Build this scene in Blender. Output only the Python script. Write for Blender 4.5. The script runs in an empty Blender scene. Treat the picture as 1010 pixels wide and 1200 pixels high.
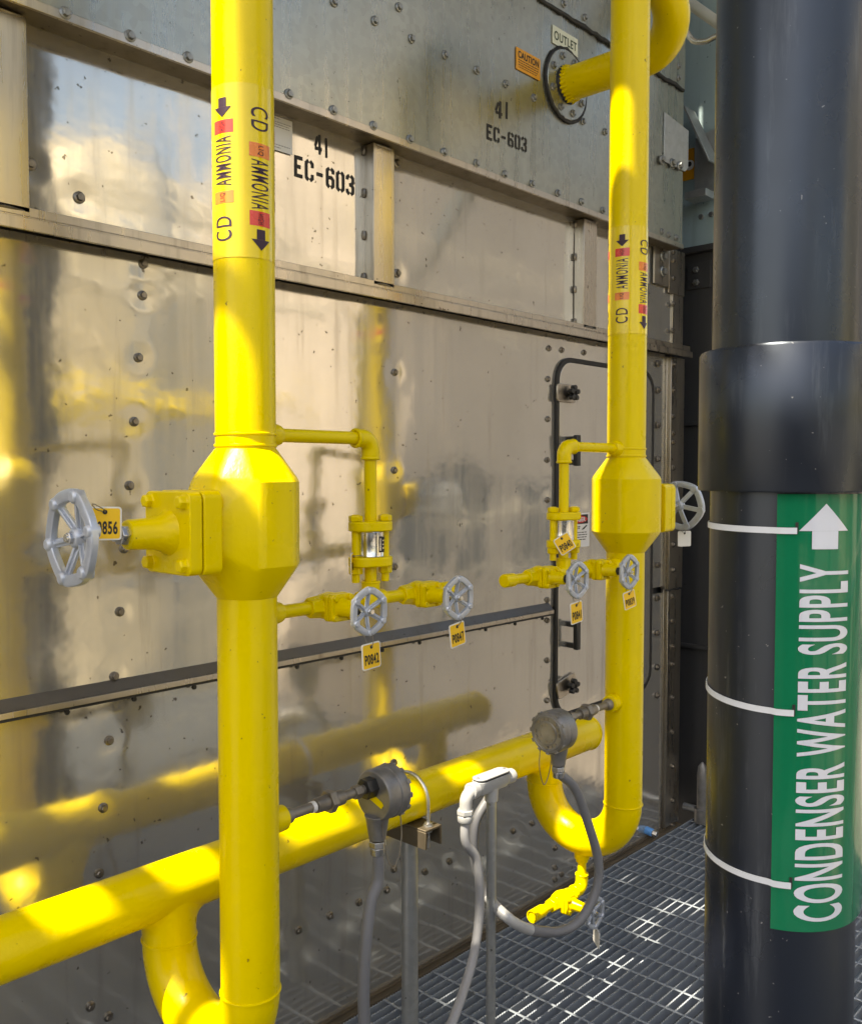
import bpy, bmesh, math, random
from mathutils import Vector as V, Matrix
random.seed(7)
SC = bpy.context.scene
COL = SC.collection
PI = math.pi
def rad(d): return math.radians(d)

# ------------------------------------------------------------------ survey
# the place was surveyed from the photograph: a pixel and a known plane give a point in metres
F_, CX, CY, CAMZ = 1080.0, 505.0, 600.0, 1.5
PITCH, YAW = rad(2.5), rad(42.8)
FW = V((math.cos(YAW)*math.cos(PITCH), math.sin(YAW)*math.cos(PITCH), -math.sin(PITCH)))
RT = V((math.sin(YAW), -math.cos(YAW), 0))
UP = RT.cross(FW)
def ray(x, y): return FW + RT*((x-CX)/F_) - UP*((y-CY)/F_)
def at(x, y, Y):
    r = ray(x, y); p = r*(Y/r.y); return V((p.x, p.y, p.z+CAMZ))
def atX(x, y, X):
    r = ray(x, y); p = r*(X/r.x); return V((p.x, p.y, p.z+CAMZ))

W = 1.868          # face of the stainless panels
YU = 1.793         # face of the upper galvanised panels
YR = 1.362         # plane of the two risers
YH = 1.637         # axis of the header
R4 = 0.0535        # pipe radius
XL = at(287, 400, YR).x
XR = at(735, 400, YR).x
ZH = 0.657

# ------------------------------------------------------------------ materials
MATS = {}
def nodes(name):
    m = bpy.data.materials.new(name); m.use_nodes = True
    nt = m.node_tree; b = nt.nodes['Principled BSDF']
    MATS[name] = m
    return m, nt, b
def coords(nt, scale=(1, 1, 1)):
    tc = nt.nodes.new('ShaderNodeTexCoord'); mp = nt.nodes.new('ShaderNodeMapping')
    mp.inputs['Scale'].default_value = scale
    nt.links.new(tc.outputs['Object'], mp.inputs['Vector'])
    return mp.outputs['Vector']
def noise(nt, vec, scale, detail=4, rough=.55):
    n = nt.nodes.new('ShaderNodeTexNoise'); n.inputs['Scale'].default_value = scale
    n.inputs['Detail'].default_value = detail; n.inputs['Roughness'].default_value = rough
    nt.links.new(vec, n.inputs['Vector']); return n.outputs['Fac']
def ramp(nt, fac, stops):
    r = nt.nodes.new('ShaderNodeValToRGB'); e = r.color_ramp.elements
    while len(e) < len(stops): e.new(.5)
    for k, (p, c) in enumerate(stops):
        e[k].position = p
        e[k].color = (c, c, c, 1) if isinstance(c, (int, float)) else tuple(c)+(1,)
    nt.links.new(fac, r.inputs['Fac']); return r.outputs['Color']
def bump(nt, b, h, strength=.2, dist=.002, prev=None):
    n = nt.nodes.new('ShaderNodeBump'); n.inputs['Strength'].default_value = strength
    n.inputs['Distance'].default_value = dist
    nt.links.new(h, n.inputs['Height'])
    if prev: nt.links.new(prev, n.inputs['Normal'])
    nt.links.new(n.outputs['Normal'], b.inputs['Normal']); return n.outputs['Normal']
def mixc(nt, fac, a, bcol, mode='MIX'):
    m = nt.nodes.new('ShaderNodeMix'); m.data_type = 'RGBA'; m.blend_type = mode
    if isinstance(fac, (int, float)): m.inputs[0].default_value = fac
    else: nt.links.new(fac, m.inputs[0])
    for s, v in ((6, a), (7, bcol)):
        if hasattr(v, 'is_linked'): nt.links.new(v, m.inputs[s])
        else: m.inputs[s].default_value = tuple(v)+(1,)
    return m.outputs[2]
def simple(name, col, rough=.5, metal=0., bumpk=0., bscale=200, var=.12, vscale=8, coat=0., spec=.5):
    m, nt, b = nodes(name)
    v = coords(nt)
    n = noise(nt, v, vscale, 5)
    lo = tuple(c*(1-var) for c in col); hi = tuple(min(1, c*(1+var)) for c in col)
    nt.links.new(ramp(nt, n, [(.3, lo), (.7, hi)]), b.inputs['Base Color'])
    n2 = noise(nt, v, vscale*4, 4)
    nt.links.new(ramp(nt, n2, [(.3, max(.02, rough-.06)), (.7, min(1, rough+.06))]), b.inputs['Roughness'])
    b.inputs['Metallic'].default_value = metal
    b.inputs['Specular IOR Level'].default_value = spec
    if coat: b.inputs['Coat Weight'].default_value = coat; b.inputs['Coat Roughness'].default_value = .12
    if bumpk: bump(nt, b, noise(nt, v, bscale, 3), bumpk, .001)
    return m
# yellow pipe paint: brushed-on enamel with orange peel, faint brush ridges and grime specks
m, nt, b = nodes('yellow paint'); v = coords(nt)
n = noise(nt, v, 5, 4)
c = ramp(nt, n, [(.25, (.75, .565, .0)), (.75, (.82, .63, .001))])
sp = ramp(nt, noise(nt, v, 70, 2), [(.735, 0.), (.76, 1.)])
c = mixc(nt, sp, c, (.30, .20, .01))
nt.links.new(c, b.inputs['Base Color']); b.inputs['Specular IOR Level'].default_value = .32
nt.links.new(ramp(nt, noise(nt, v, 14, 4), [(.3, .24), (.7, .36)]), b.inputs['Roughness'])
h1 = bump(nt, b, noise(nt, v, 130, 3), .30, .0012)
vs = coords(nt, (60, 60, 5)); bump(nt, b, noise(nt, vs, 1, 3), .4, .0014, h1)
simple('yellow marker film', (.82, .62, .012), .2, coat=.2, var=.04)
# stainless sheet: streaked, stained, slightly warm
def steel_sheet(name, col, r0, r1, metal=1., dirt=(.16, .12, .075), dk=.5, spangle=False, wave=0.):
    m, nt, b = nodes(name); v = coords(nt)
    streak = noise(nt, coords(nt, (26, 26, 1.6)), 1, 6, .62)
    blotch = noise(nt, v, 2.6, 6, .6)
    fine = noise(nt, v, 60, 3)
    lo = tuple(x*.88 for x in col)
    c = mixc(nt, ramp(nt, blotch, [(.3, 0.), (.72, 1.)]), lo, col)
    stain = ramp(nt, streak, [(.56, 0.), (.80, dk)])
    c = mixc(nt, stain, c, dirt)
    sp = ramp(nt, noise(nt, v, 55, 2), [(.72, 0.), (.74, .8)])
    c = mixc(nt, sp, c, tuple(x*.6 for x in dirt))
    if spangle:
        vo = nt.nodes.new('ShaderNodeTexVoronoi'); vo.inputs['Scale'].default_value = 55
        nt.links.new(v, vo.inputs['Vector'])
        bw = nt.nodes.new('ShaderNodeRGBToBW'); nt.links.new(vo.outputs['Color'], bw.inputs[0])
        c = mixc(nt, ramp(nt, bw.outputs[0], [(.2, 0.), (.8, .28)]), c, tuple(min(1, x*1.3) for x in col))
    nt.links.new(c, b.inputs['Base Color'])
    rr = nt.nodes.new('ShaderNodeMix'); rr.data_type = 'FLOAT'
    nt.links.new(ramp(nt, streak, [(.35, 0.), (.75, 1.)]), rr.inputs[0])
    rr.inputs[2].default_value = r0; rr.inputs[3].default_value = r1
    nt.links.new(rr.outputs[0], b.inputs['Roughness'])
    b.inputs['Metallic'].default_value = metal
    h = bump(nt, b, fine, .03, .001)
    if wave: bump(nt, b, noise(nt, coords(nt, (5, 5, 7)), 1, 3, .5), wave, .006, h)
    return m
steel_sheet('stainless panel', (.65, .62, .56), .08, .18, metal=.78, dk=.36, wave=.22)
steel_sheet('stainless trim', (.52, .475, .41), .24, .42, dk=.6)
steel_sheet('galvanised sheet', (.36, .37, .33), .24, .38, metal=.86, dirt=(.22, .225, .2), dk=.2, spangle=True)
steel_sheet('stained shaded trim', (.20, .165, .115), .4, .6, metal=.7, dirt=(.07, .05, .03), dk=.6)
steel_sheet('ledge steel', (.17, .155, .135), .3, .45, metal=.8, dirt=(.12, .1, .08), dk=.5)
steel_sheet('galvanised steel', (.44, .46, .47), .38, .55, metal=.8, dirt=(.2, .19, .17), dk=.4, spangle=True)
steel_sheet('grating steel', (.29, .33, .38), .4, .55, metal=.35, dirt=(.12, .12, .12), dk=.4)
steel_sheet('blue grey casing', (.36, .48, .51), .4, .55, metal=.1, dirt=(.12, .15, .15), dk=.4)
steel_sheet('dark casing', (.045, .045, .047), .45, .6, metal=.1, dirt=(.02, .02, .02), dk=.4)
simple('rusty base', (.085, .066, .043), .75, .2, .3, 90, .3, 6)
simple('bolt steel', (.22, .2, .175), .38, .95, var=.35, vscale=60)
simple('bolt grey', (.26, .27, .27), .42, .8, var=.3, vscale=60)
simple('aluminium wheel', (.46, .50, .57), .38, .45, .4, 160, .12, 30)
simple('zinc', (.55, .55, .55), .3, .95, .1, 120)
simple('band steel', (.72, .71, .68), .22, 1., var=.05)
simple('cast grey', (.21, .205, .20), .42, .5, .3, 220, .25, 30)
simple('brown nipple', (.25, .225, .19), .5, .7, .35, 120, .3, 30)
simple('conduit grey', (.15, .155, .17), .48, 0, .2, 300, .1, 12)
simple('conduit pale', (.27, .275, .29), .45, 0, .2, 300, .08, 12)
simple('white fitting', (.40, .41, .42), .42, .15, .3, 200, .06, 20)
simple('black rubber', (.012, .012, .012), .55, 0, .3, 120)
simple('black knob', (.014, .014, .014), .4)
simple('black ink', (.016, .014, .013), .6)
simple('stencil paint', (.02, .018, .016), .7, var=.3, vscale=60)
simple('purple ink', (.035, .012, .03), .55)
simple('red block', (.72, .055, .035), .28, coat=.3, var=.05)
simple('orange block', (.80, .22, .03), .28, coat=.3, var=.05)
simple('tag yellow', (.88, .53, .006), .35, coat=.2, var=.04)
simple('tag white', (.72, .71, .68), .4, var=.05)
simple('paper', (.62, .61, .57), .6, var=.05)
simple('sign cream', (.66, .68, .55), .45, var=.04)
simple('sign orange', (.78, .34, .01), .4, var=.06)
simple('sign red', (.50, .015, .02), .35, var=.05)
simple('sign white', (.70, .69, .68), .4, var=.04)
simple('green ink', (.03, .05, .025), .5)
simple('marker green', (.0, .15, .066), .09, spec=.22, coat=.35, var=.05, bumpk=1., bscale=11)
simple('marker white', (.56, .60, .68), .2, coat=.3, var=.03)
simple('zip tie', (.62, .66, .72), .35, var=.03)
simple('blue plastic', (.10, .33, .75), .35)
simple('rail paint', (.42, .43, .40), .4, .3, .1, 80)
simple('concrete', (.15, .135, .115), .85, 0, .3, 30, .2, 1.5)
simple('cream paint', (.66, .60, .45), .4, var=.05)
simple('rail pale', (.62, .58, .46), .4)
simple('dark blocker', (.035, .035, .04), .6)
simple('render wall', (.40, .36, .31), .8, 0, .2, 20, .12, .6)
simple('window glass', (.05, .07, .09), .08)
simple('moss', (.12, .16, .03), .8)
# black polyethylene pipe with dust and scuffs
m, nt, b = nodes('black pipe plastic'); v = coords(nt)
sc = ramp(nt, noise(nt, coords(nt, (30, 30, 3)), 1, 6, .7), [(.55, 0.), (.78, .5)])
c = mixc(nt, sc, (.008, .010, .017), (.10, .11, .125))
sp = ramp(nt, noise(nt, v, 120, 2), [(.74, 0.), (.76, .6)])
c = mixc(nt, sp, c, (.3, .3, .3))
nt.links.new(c, b.inputs['Base Color'])
nt.links.new(ramp(nt, noise(nt, v, 5, 5), [(.3, .22), (.7, .38)]), b.inputs['Roughness'])
b.inputs['Specular IOR Level'].default_value = .7; b.inputs['Specular Tint'].default_value = (.72, .84, 1, 1)
bump(nt, b, noise(nt, coords(nt, (40, 40, 2)), 1, 3), .06, .001)
def M(n): return MATS[n]

# ------------------------------------------------------------------ mesh builder
def basis(axis):
    a = V(axis).normalized()
    t = V((0, 0, 1)) if abs(a.z) < .9 else V((1, 0, 0))
    u = t.cross(a).normalized(); w = a.cross(u)
    return a, u, w
class MB:
    def __init__(s): s.v = []; s.f = []
    def add(s, vs, fs):
        o = len(s.v); s.v += [V(p) for p in vs]; s.f += [tuple(i+o for i in f) for f in fs]; return s
    def box(s, p0, p1):
        (a, b_, c), (d, e, f) = p0, p1
        vs = [(x, y, z) for x in (a, d) for y in (b_, e) for z in (c, f)]
        return s.add(vs, [(0, 1, 3, 2), (4, 6, 7, 5), (0, 4, 5, 1), (2, 3, 7, 6), (0, 2, 6, 4), (1, 5, 7, 3)])
    def obox(s, c, ax, ay, az, sx, sy, sz):
        c = V(c); ax, ay, az = V(ax).normalized(), V(ay).normalized(), V(az).normalized()
        vs = [c+ax*(i*sx/2)+ay*(j*sy/2)+az*(k*sz/2) for i in (-1, 1) for j in (-1, 1) for k in (-1, 1)]
        return s.add(vs, [(0, 1, 3, 2), (4, 6, 7, 5), (0, 4, 5, 1), (2, 3, 7, 6), (0, 2, 6, 4), (1, 5, 7, 3)])
    def lathe(s, p, axis, prof, n=32, caps=True, phase=0.):
        a, u, w = basis(axis); p = V(p); vs = []; fs = []
        for t, r in prof:
            for k in range(n):
                th = 2*PI*k/n+phase
                vs.append(p+a*t+(u*math.cos(th)+w*math.sin(th))*r)
        for i in range(len(prof)-1):
            for k in range(n):
                k2 = (k+1) % n
                fs.append((i*n+k, i*n+k2, (i+1)*n+k2, (i+1)*n+k))
        if caps:
            fs.append(tuple(reversed(range(n)))); fs.append(tuple((len(prof)-1)*n+k for k in range(n)))
        return s.add(vs, fs)
    def cyl(s, p, q, r, n=24, r2=None):
        p, q = V(p), V(q); return s.lathe(p, q-p, [(0, r), ((q-p).length, r if r2 is None else r2)], n)
    def hexa(s, p, axis, r, h, ch=.12):
        return s.lathe(p, axis, [(0, r), (h*(1-ch), r), (h, r*.88)], 6)
    def tube(s, pts, r, n=16, caps=True, rz=None):
        pts = [V(p) for p in pts]; m_ = len(pts)
        tan = []
        for i in range(m_):
            t = (pts[min(i+1, m_-1)]-pts[max(i-1, 0)]); tan.append(t.normalized())
        a, u, w = basis(tan[0]); vs = []; fs = []
        for i in range(m_):
            if i:
                q = tan[i-1].rotation_difference(tan[i]); u = q @ u
            u = (u-tan[i]*u.dot(tan[i])).normalized(); w = tan[i].cross(u)
            rr = r[i] if isinstance(r, (list, tuple)) else r
            for k in range(n):
                th = 2*PI*k/n
                vs.append(pts[i]+(u*math.cos(th)+w*math.sin(th))*rr)
        for i in range(m_-1):
            for k in range(n):
                k2 = (k+1) % n; fs.append((i*n+k, i*n+k2, (i+1)*n+k2, (i+1)*n+k))
        if caps: fs.append(tuple(reversed(range(n)))); fs.append(tuple((m_-1)*n+k for k in range(n)))
        return s.add(vs, fs)
    def torus(s, c, axis, R, r, n=36, m_=10, sq=1.):
        a, u, w = basis(axis); c = V(c); vs = []; fs = []
        for i in range(n):
            th = 2*PI*i/n; d = u*math.cos(th)+w*math.sin(th)
            for k in range(m_):
                ph = 2*PI*k/m_; vs.append(c+d*(R+r*math.cos(ph))+a*(r*sq*math.sin(ph)))
        for i in range(n):
            for k in range(m_):
                i2, k2 = (i+1) % n, (k+1) % m_
                fs.append((i*m_+k, i2*m_+k, i2*m_+k2, i*m_+k2))
        return s.add(vs, fs)
    def prism(s, poly, o, u, w, d):           # polygon in the u,w plane at o, extruded by vector d
        o, u, w, d = V(o), V(u), V(w), V(d); n = len(poly)
        vs = [o+u*a+w*b_ for a, b_ in poly]+[o+u*a+w*b_+d for a, b_ in poly]
        fs = [tuple(range(n)), tuple(reversed(range(n, 2*n)))]
        fs += [(i, i+n, (i+1) % n+n, (i+1) % n) for i in range(n)]
        return s.add(vs, fs)
    def stroke(s, line, t, o, u, w):           # flat thick polyline, mitred
        o, u, w = V(o), V(u), V(w); L = []; Rr = []
        P = [V((a, b_)) for a, b_ in line]
        for i, p in enumerate(P):
            d0 = (p-P[i-1]).normalized() if i else None
            d1 = (P[i+1]-p).normalized() if i < len(P)-1 else None
            if d0 is None: d0 = d1
            if d1 is None: d1 = d0
            n0 = V((-d0.y, d0.x)); n1 = V((-d1.y, d1.x)); mm = (n0+n1).normalized()
            k = t/2/max(.4, mm.dot(n0)); L.append(p+mm*k); Rr.append(p-mm*k)
        vs = [o+u*p.x+w*p.y for p in L]+[o+u*p.x+w*p.y for p in Rr]; n = len(P)
        return s.add(vs, [(i, i+1, n+i+1, n+i) for i in range(n-1)])
    def hull(s, pts):
        bm = bmesh.new()
        for p in pts: bm.verts.new(p)
        bmesh.ops.convex_hull(bm, input=bm.verts)
        for x in [x for x in bm.verts if not x.link_faces]: bm.verts.remove(x)
        bm.verts.index_update()
        s.add([x.co.copy() for x in bm.verts], [tuple(x.index for x in f.verts) for f in bm.faces]); bm.free(); return s
    def build(s, name, mat, parent=None, loc=None, bevel=0., smooth=38, fix=True):
        me = bpy.data.meshes.new(name)
        off = V((0, 0, 0))
        q = parent
        if loc is not None and parent is None: off = V(loc)
        while q is not None: off = off+q.location; q = q.parent
        me.from_pydata([tuple(p-off) for p in s.v], [], s.f)
        if fix:
            bm = bmesh.new(); bm.from_mesh(me); bmesh.ops.recalc_face_normals(bm, faces=bm.faces); bm.to_mesh(me); bm.free()
        me.materials.append(M(mat))
        if smooth:
            me.polygons.foreach_set('use_smooth', [True]*len(me.polygons)); me.set_sharp_from_angle(angle=rad(smooth))
        o = bpy.data.objects.new(name, me); COL.objects.link(o)
        if parent is not None: o.parent = parent
        elif loc is not None: o.location = loc
        if bevel:
            md = o.modifiers.new('edge', 'BEVEL'); md.width = bevel; md.segments = 2; md.limit_method = 'ANGLE'; md.angle_limit = rad(35)
        return o
def tag(o, label, cat, group=None):
    o['label'] = label; o['category'] = cat
    if group: o['group'] = group
    return o
def thing(name, loc, label, cat, group=None):
    o = bpy.data.objects.new(name, None); COL.objects.link(o); o.location = V(loc); o.empty_display_size = .1
    return tag(o, label, cat, group)
def structure(o): o['kind'] = 'structure'; return o
def copy_tree(o, parent=None):
    c = o.copy(); COL.objects.link(c)
    if parent: c.parent = parent
    for ch in o.children: copy_tree(ch, c)
    return c
def fillet(cs, R, n=12):
    cs = [V(c) for c in cs]; out = [cs[0]]
    for i in range(1, len(cs)-1):
        a, b_, c = cs[i-1], cs[i], cs[i+1]
        d0 = (a-b_).normalized(); d1 = (c-b_).normalized()
        ang = d0.angle(d1); rr = R[i-1] if isinstance(R, (list, tuple)) else R
        tl = rr/math.tan(ang/2); ctr = b_+(d0+d1).normalized()*(rr/math.sin(ang/2))
        p0 = b_+d0*tl; p1 = b_+d1*tl; v0 = p0-ctr; v1 = p1-ctr
        q = v0.rotation_difference(v1); ax, an = q.to_axis_angle()
        for k in range(n+1): out.append(ctr+Matrix.Rotation(an*k/n, 3, ax) @ v0)
    out.append(cs[-1]); return out
def spline(cs, n=14):
    P = [V(c) for c in cs]; P = [P[0]*2-P[1]]+P+[P[-1]*2-P[-2]]; out = []
    for i in range(1, len(P)-2):
        a, b_, c, d = P[i-1:i+3]
        for k in range(n):
            t = k/n
            out.append(.5*((2*b_)+(c-a)*t+(2*a-5*b_+4*c-d)*t*t+(3*b_-a-3*c+d)*t**3))
    out.append(P[-2]); return out
def rrect(w, h, r, n=5):
    out = []
    for cx, cy, a0 in ((w/2-r, h/2-r, 0), (-w/2+r, h/2-r, 90), (-w/2+r, -h/2+r, 180), (w/2-r, -h/2+r, 270)):
        for k in range(n+1):
            t = rad(a0+90*k/n); out.append((cx+r*math.cos(t), cy+r*math.sin(t)))
    return out

# ------------------------------------------------------------------ lettering
def text2d(s, bold=0., space=1.1):
    cu = bpy.data.curves.new('lettering', 'FONT'); cu.body = s; cu.space_character = space; cu.size = 1; cu.offset = bold; cu.resolution_u = 6
    ob = bpy.data.objects.new('lettering', cu); COL.objects.link(ob)
    me = bpy.data.meshes.new_from_object(ob)
    bm = bmesh.new(); bm.from_mesh(me)
    bpy.data.objects.remove(ob); bpy.data.curves.remove(cu); bpy.data.meshes.remove(me)
    return bm
def text_mb(s, u0, u1, v0, v1, fn, bold=0., step=None, space=1.1):
    """lettering stretched into the box u0..u1, v0..v1, then carried onto a surface by fn(u, v)"""
    bm = text2d(s, bold, space)
    xs = [x.co.x for x in bm.verts]; ys = [x.co.y for x in bm.verts]
    x0, x1, y0, y1 = min(xs), max(xs), min(ys), max(ys)
    for x in bm.verts:
        x.co = V((u0+(x.co.x-x0)/(x1-x0)*(u1-u0), v0+(x.co.y-y0)/max(1e-6, y1-y0)*(v1-v0), 0))
    if step:
        lo, hi = min(v0, v1), max(v0, v1); k = lo+step
        while k < hi:
            bmesh.ops.bisect_plane(bm, geom=bm.verts[:]+bm.edges[:]+bm.faces[:], plane_co=(0, k, 0), plane_no=(0, 1, 0)); k += step
    bm.verts.index_update()
    mb = MB(); mb.add([fn(x.co.x, x.co.y) for x in bm.verts], [tuple(q.index for q in f.verts) for f in bm.faces]); bm.free()
    return mb
STEN = {'4': [[(.04, .36), (.26, .88)], [(.02, .27), (.29, .27)], [(.42, 0), (.42, 1)], [(.50, .27), (.60, .27)]],
        '1': [[(.3, 0), (.3, 1)]],
        'E': [[(.12, 0), (.12, 1)], [(.20, .92), (.56, .92)], [(.20, .5), (.44, .5)], [(.20, .08), (.56, .08)]],
        'C': [[(.25, .96), (.11, .84), (.11, .16), (.25, .04)], [(.37, .96), (.51, .84), (.51, .66)], [(.37, .04), (.51, .16), (.51, .34)]],
        '-': [[(.1, .48), (.5, .48)]],
        '6': [[(.25, .96), (.11, .84), (.11, .16), (.25, .04)], [(.37, .96), (.51, .86), (.51, .72)], [(.20, .50), (.38, .53), (.51, .42), (.51, .15), (.37, .04)]],
        '0': [[(.25, .96), (.11, .84), (.11, .16), (.25, .04)], [(.37, .96), (.51, .84), (.51, .16), (.37, .04)]],
        '3': [[(.08, .74), (.11, .86), (.24, .96)], [(.36, .96), (.50, .85), (.50, .64), (.38, .52), (.50, .40), (.50, .15), (.36, .04)], [(.24, .50), (.36, .52)], [(.24, .04), (.11, .14), (.08, .28)]]}
def stencil(word, p0, p1, h, Y, parent, adv=.70):
    """word sprayed through a stencil between two points of the sheet at plane Y"""
    mb = MB(); p0, p1 = V(p0), V(p1); n = len(word)
    wdt = (p1.x-p0.x)/(n*adv-(adv-.6))
    for i, ch in enumerate(word):
        o = V((p0.x+i*adv*wdt, Y, p0.z+(p1.z-p0.z)*i/max(1, n-1)))
        for ln in STEN[ch]: mb.stroke(ln, .175, o, (wdt, 0, 0), (0, 0, h))
    for q in mb.v: q.y = on_sheet(parent.name, q.x, q.z)-.0012
    return mb.build('stencil_lettering', 'stencil paint', parent, smooth=0, fix=False)

# ------------------------------------------------------------------ condenser unit (the wall)
zb_lip = at(160, 55, YU).z            # beam lip lower edge
z_rail = at(0, 243, W-.04).z          # intermediate rail, top of lip
z_ledge = at(0, 846, W-.03).z         # drip ledge, lower edge
X0, X1 = -.9, at(796, 600, W).x
ZTOP = 4.0
unit = thing('condenser_unit', (1.4, W+.7, 0), 'large stainless steel condenser casing with riveted seams, access door and galvanised upper section', 'industrial unit')
MB().box((X0, W+.03, .0), (X1-.01, W+1.4, ZTOP-.02)).build('casing', 'dark casing', unit)
SURF = {}
def on_sheet(name, x, z):
    vs, x0, x1, z0, z1, nx, nz = SURF[name]
    i = min(nx-1, max(0, int((x-x0)/(x1-x0)*nx))); j = min(nz-1, max(0, int((z-z0)/(z1-z0)*nz)))
    return min(vs[(j+b_)*(nx+1)+i+a][1] for a in (0, 1) for b_ in (0, 1))
def sheet(name, mat, x0, x1, z0, z1, Y, bolts=(), amp=.0016, res=.014, seed=0., depth=.022):
    nx = max(2, int((x1-x0)/res)); nz = max(2, int((z1-z0)/res)); mb = MB(); vs = []; fs = []
    from mathutils import noise as mn
    for j in range(nz+1):
        z = z0+(z1-z0)*j/nz
        for i in range(nx+1):
            x = x0+(x1-x0)*i/nx
            e = min(1, min(x-x0, x1-x)/.06)*min(1, min(z-z0, z1-z)/.06)
            d = amp*e*(mn.noise((x*2.3+seed, z*2.0, seed))+.5*mn.noise((x*5.1, z*4.6, seed+3))+.045*mn.noise((x*13, z*12, seed+5)))
            for bx, bz in bolts:
                q = (x-bx)**2+(z-bz)**2
                if q < .012:
                    rr = math.sqrt(q); d += .0009*math.exp(-q/.0007)-.0003*math.exp(-((rr-.045)/.012)**2)
            vs.append((x, Y+d, z))
    for j in range(nz):
        for i in range(nx):
            a = j*(nx+1)+i; fs.append((a, a+1, a+nx+2, a+nx+1))
    SURF[name] = (vs, x0, x1, z0, z1, nx, nz)
    mb.add(vs, fs)
    mb.box((x0, Y+.008, z0), (x1, Y+depth, z1))
    return mb.build(name, mat, unit, smooth=60)
# bolts: one head, many copies
bm_ = MB().lathe((0, 0, 0), (0, -1, 0), [(-.002, .0125), (.0030, .0125), (.0040, .0112)], 18)
bm_.hexa((0, -.0038, 0), (0, -1, 0), .0085, .0070, .2)
bolt0 = bm_.build('bolt', 'bolt steel'); bolt_mesh = bolt0.data; bolt_grey = bolt_mesh.copy(); bolt_grey.materials[0] = M('bolt grey')
bpy.data.objects.remove(bolt0)
def bolts(pix, Y, parent, grey=False, s=1.):
    for x, y in pix:
        p = at(x, y, Y)
        if parent.name in SURF: p.y = on_sheet(parent.name, p.x, p.z)
        o = bpy.data.objects.new('bolt', bolt_grey if grey else bolt_mesh); COL.objects.link(o)
        o.parent = parent; q = parent; off = V((0, 0, 0))
        while q is not None: off = off+q.location; q = q.parent
        o.location = p-off; o.rotation_euler = (0, random.uniform(0, 1), 0); o.scale = (s, s, s)
def xz(pix, Y): return [(at(x, y, Y).x, at(x, y, Y).z) for x, y in pix]
# upper galvanised panel
ub = [(76, 15), (152, 42), (220, 67), (338, 110), (390, 129), (437, 147), (480, 163), (520, 178), (558, 191), (591, 204), (623, 215), (653, 226), (681, 236), (706, 246), (775, 271), (783, 275), (792, 278),
      (391, 2), (467, 8), (439, 24), (482, 45), (521, 64), (558, 82), (592, 98), (625, 114), (683, 142), (709, 154)]
XU = at(800, 200, YU).x
up = sheet('upper_panel', 'galvanised sheet', X0, XU, zb_lip+.019, ZTOP, YU, amp=.0022, res=.02, seed=4)
bolts(ub, YU, up, True)
stencil('41', at(580, 136, YU), at(597, 141, YU), at(588, 117, YU).z-at(588, 137, YU).z, YU-.0012, up)
stencil('EC-603', at(569.5, 162, YU), at(617, 179, YU), at(571, 144, YU).z-at(571, 162, YU).z, YU-.0012, up)
# panel above with black sealant joint
zt = at(650, 10, YU-.004).z
tp = MB().box((at(600, 0, YU).x, YU-.006, zt+.004), (XU-.002, YU-.0005, ZTOP)).build('top_panel', 'galvanised sheet', unit)
bolts([(660, 4), (685, 20), (795, 77), (795, 91)], YU-.006, tp, True)
pts = []
for i in range(46):
    t = i/45; pts.append((at(600, 0, YU).x+(XU-.01-at(600, 0, YU).x)*t, YU-.004, zt+random.uniform(-.004, .004)))
MB().tube(pts, [random.uniform(.006, .0095) for _ in pts], 8).build('sealant', 'black rubber', unit)
# corner clip plate
p = at(778, 131, YU-.004); q = at(800, 200, YU-.004)
cp = MB().prism([(p.x, p.z), (XU+.03, p.z-.02), (XU+.03, q.z+.02), (XU+.005, q.z), (p.x, at(778, 190, YU).z)], (0, YU-.008, 0), (1, 0, 0), (0, 0, 1), (0, .007, 0)).build('corner_plate', 'galvanised steel', unit, bevel=.0015)
bolts([(775, 187), (787, 190.5), (795.5, 194)], YU-.008, cp, True, 1.4)
# beam under it (angle section)
bx1 = XU+.01
beam = MB().box((X0, YU-.002, zb_lip), (bx1, YU+.006, zb_lip+.0188)).build('flange_beam', 'stainless trim', unit, bevel=.001)
MB().box((X0, YU+.0061, zb_lip+.003), (bx1-.004, W+.01, zb_lip+.010)).build('web', 'stained shaded trim', beam)  # underside shade put into its darker, stained colour
# row of panels between beam and rail
rowb = [(93, 231), (465, 191), (465, 320), (35, 192), (431, 320)]
zr0, zr1 = z_rail-.006, zb_lip+.004
row = sheet('row_panel', 'stainless panel', X0, X1-.09, zr0, zr1, W, xz(rowb, W), seed=1.5, amp=.0034)
bolts(rowb[:4], W, row)
stencil('41', at(368.5, 179, W), at(386, 186, W), at(374, 158, W).z-at(374, 181, W).z, W-.0022, row)
stencil('EC-603', at(344, 206, W), at(414.5, 230, W), at(350, 184, W).z-at(350, 209, W).z, W-.0022, row)
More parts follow.
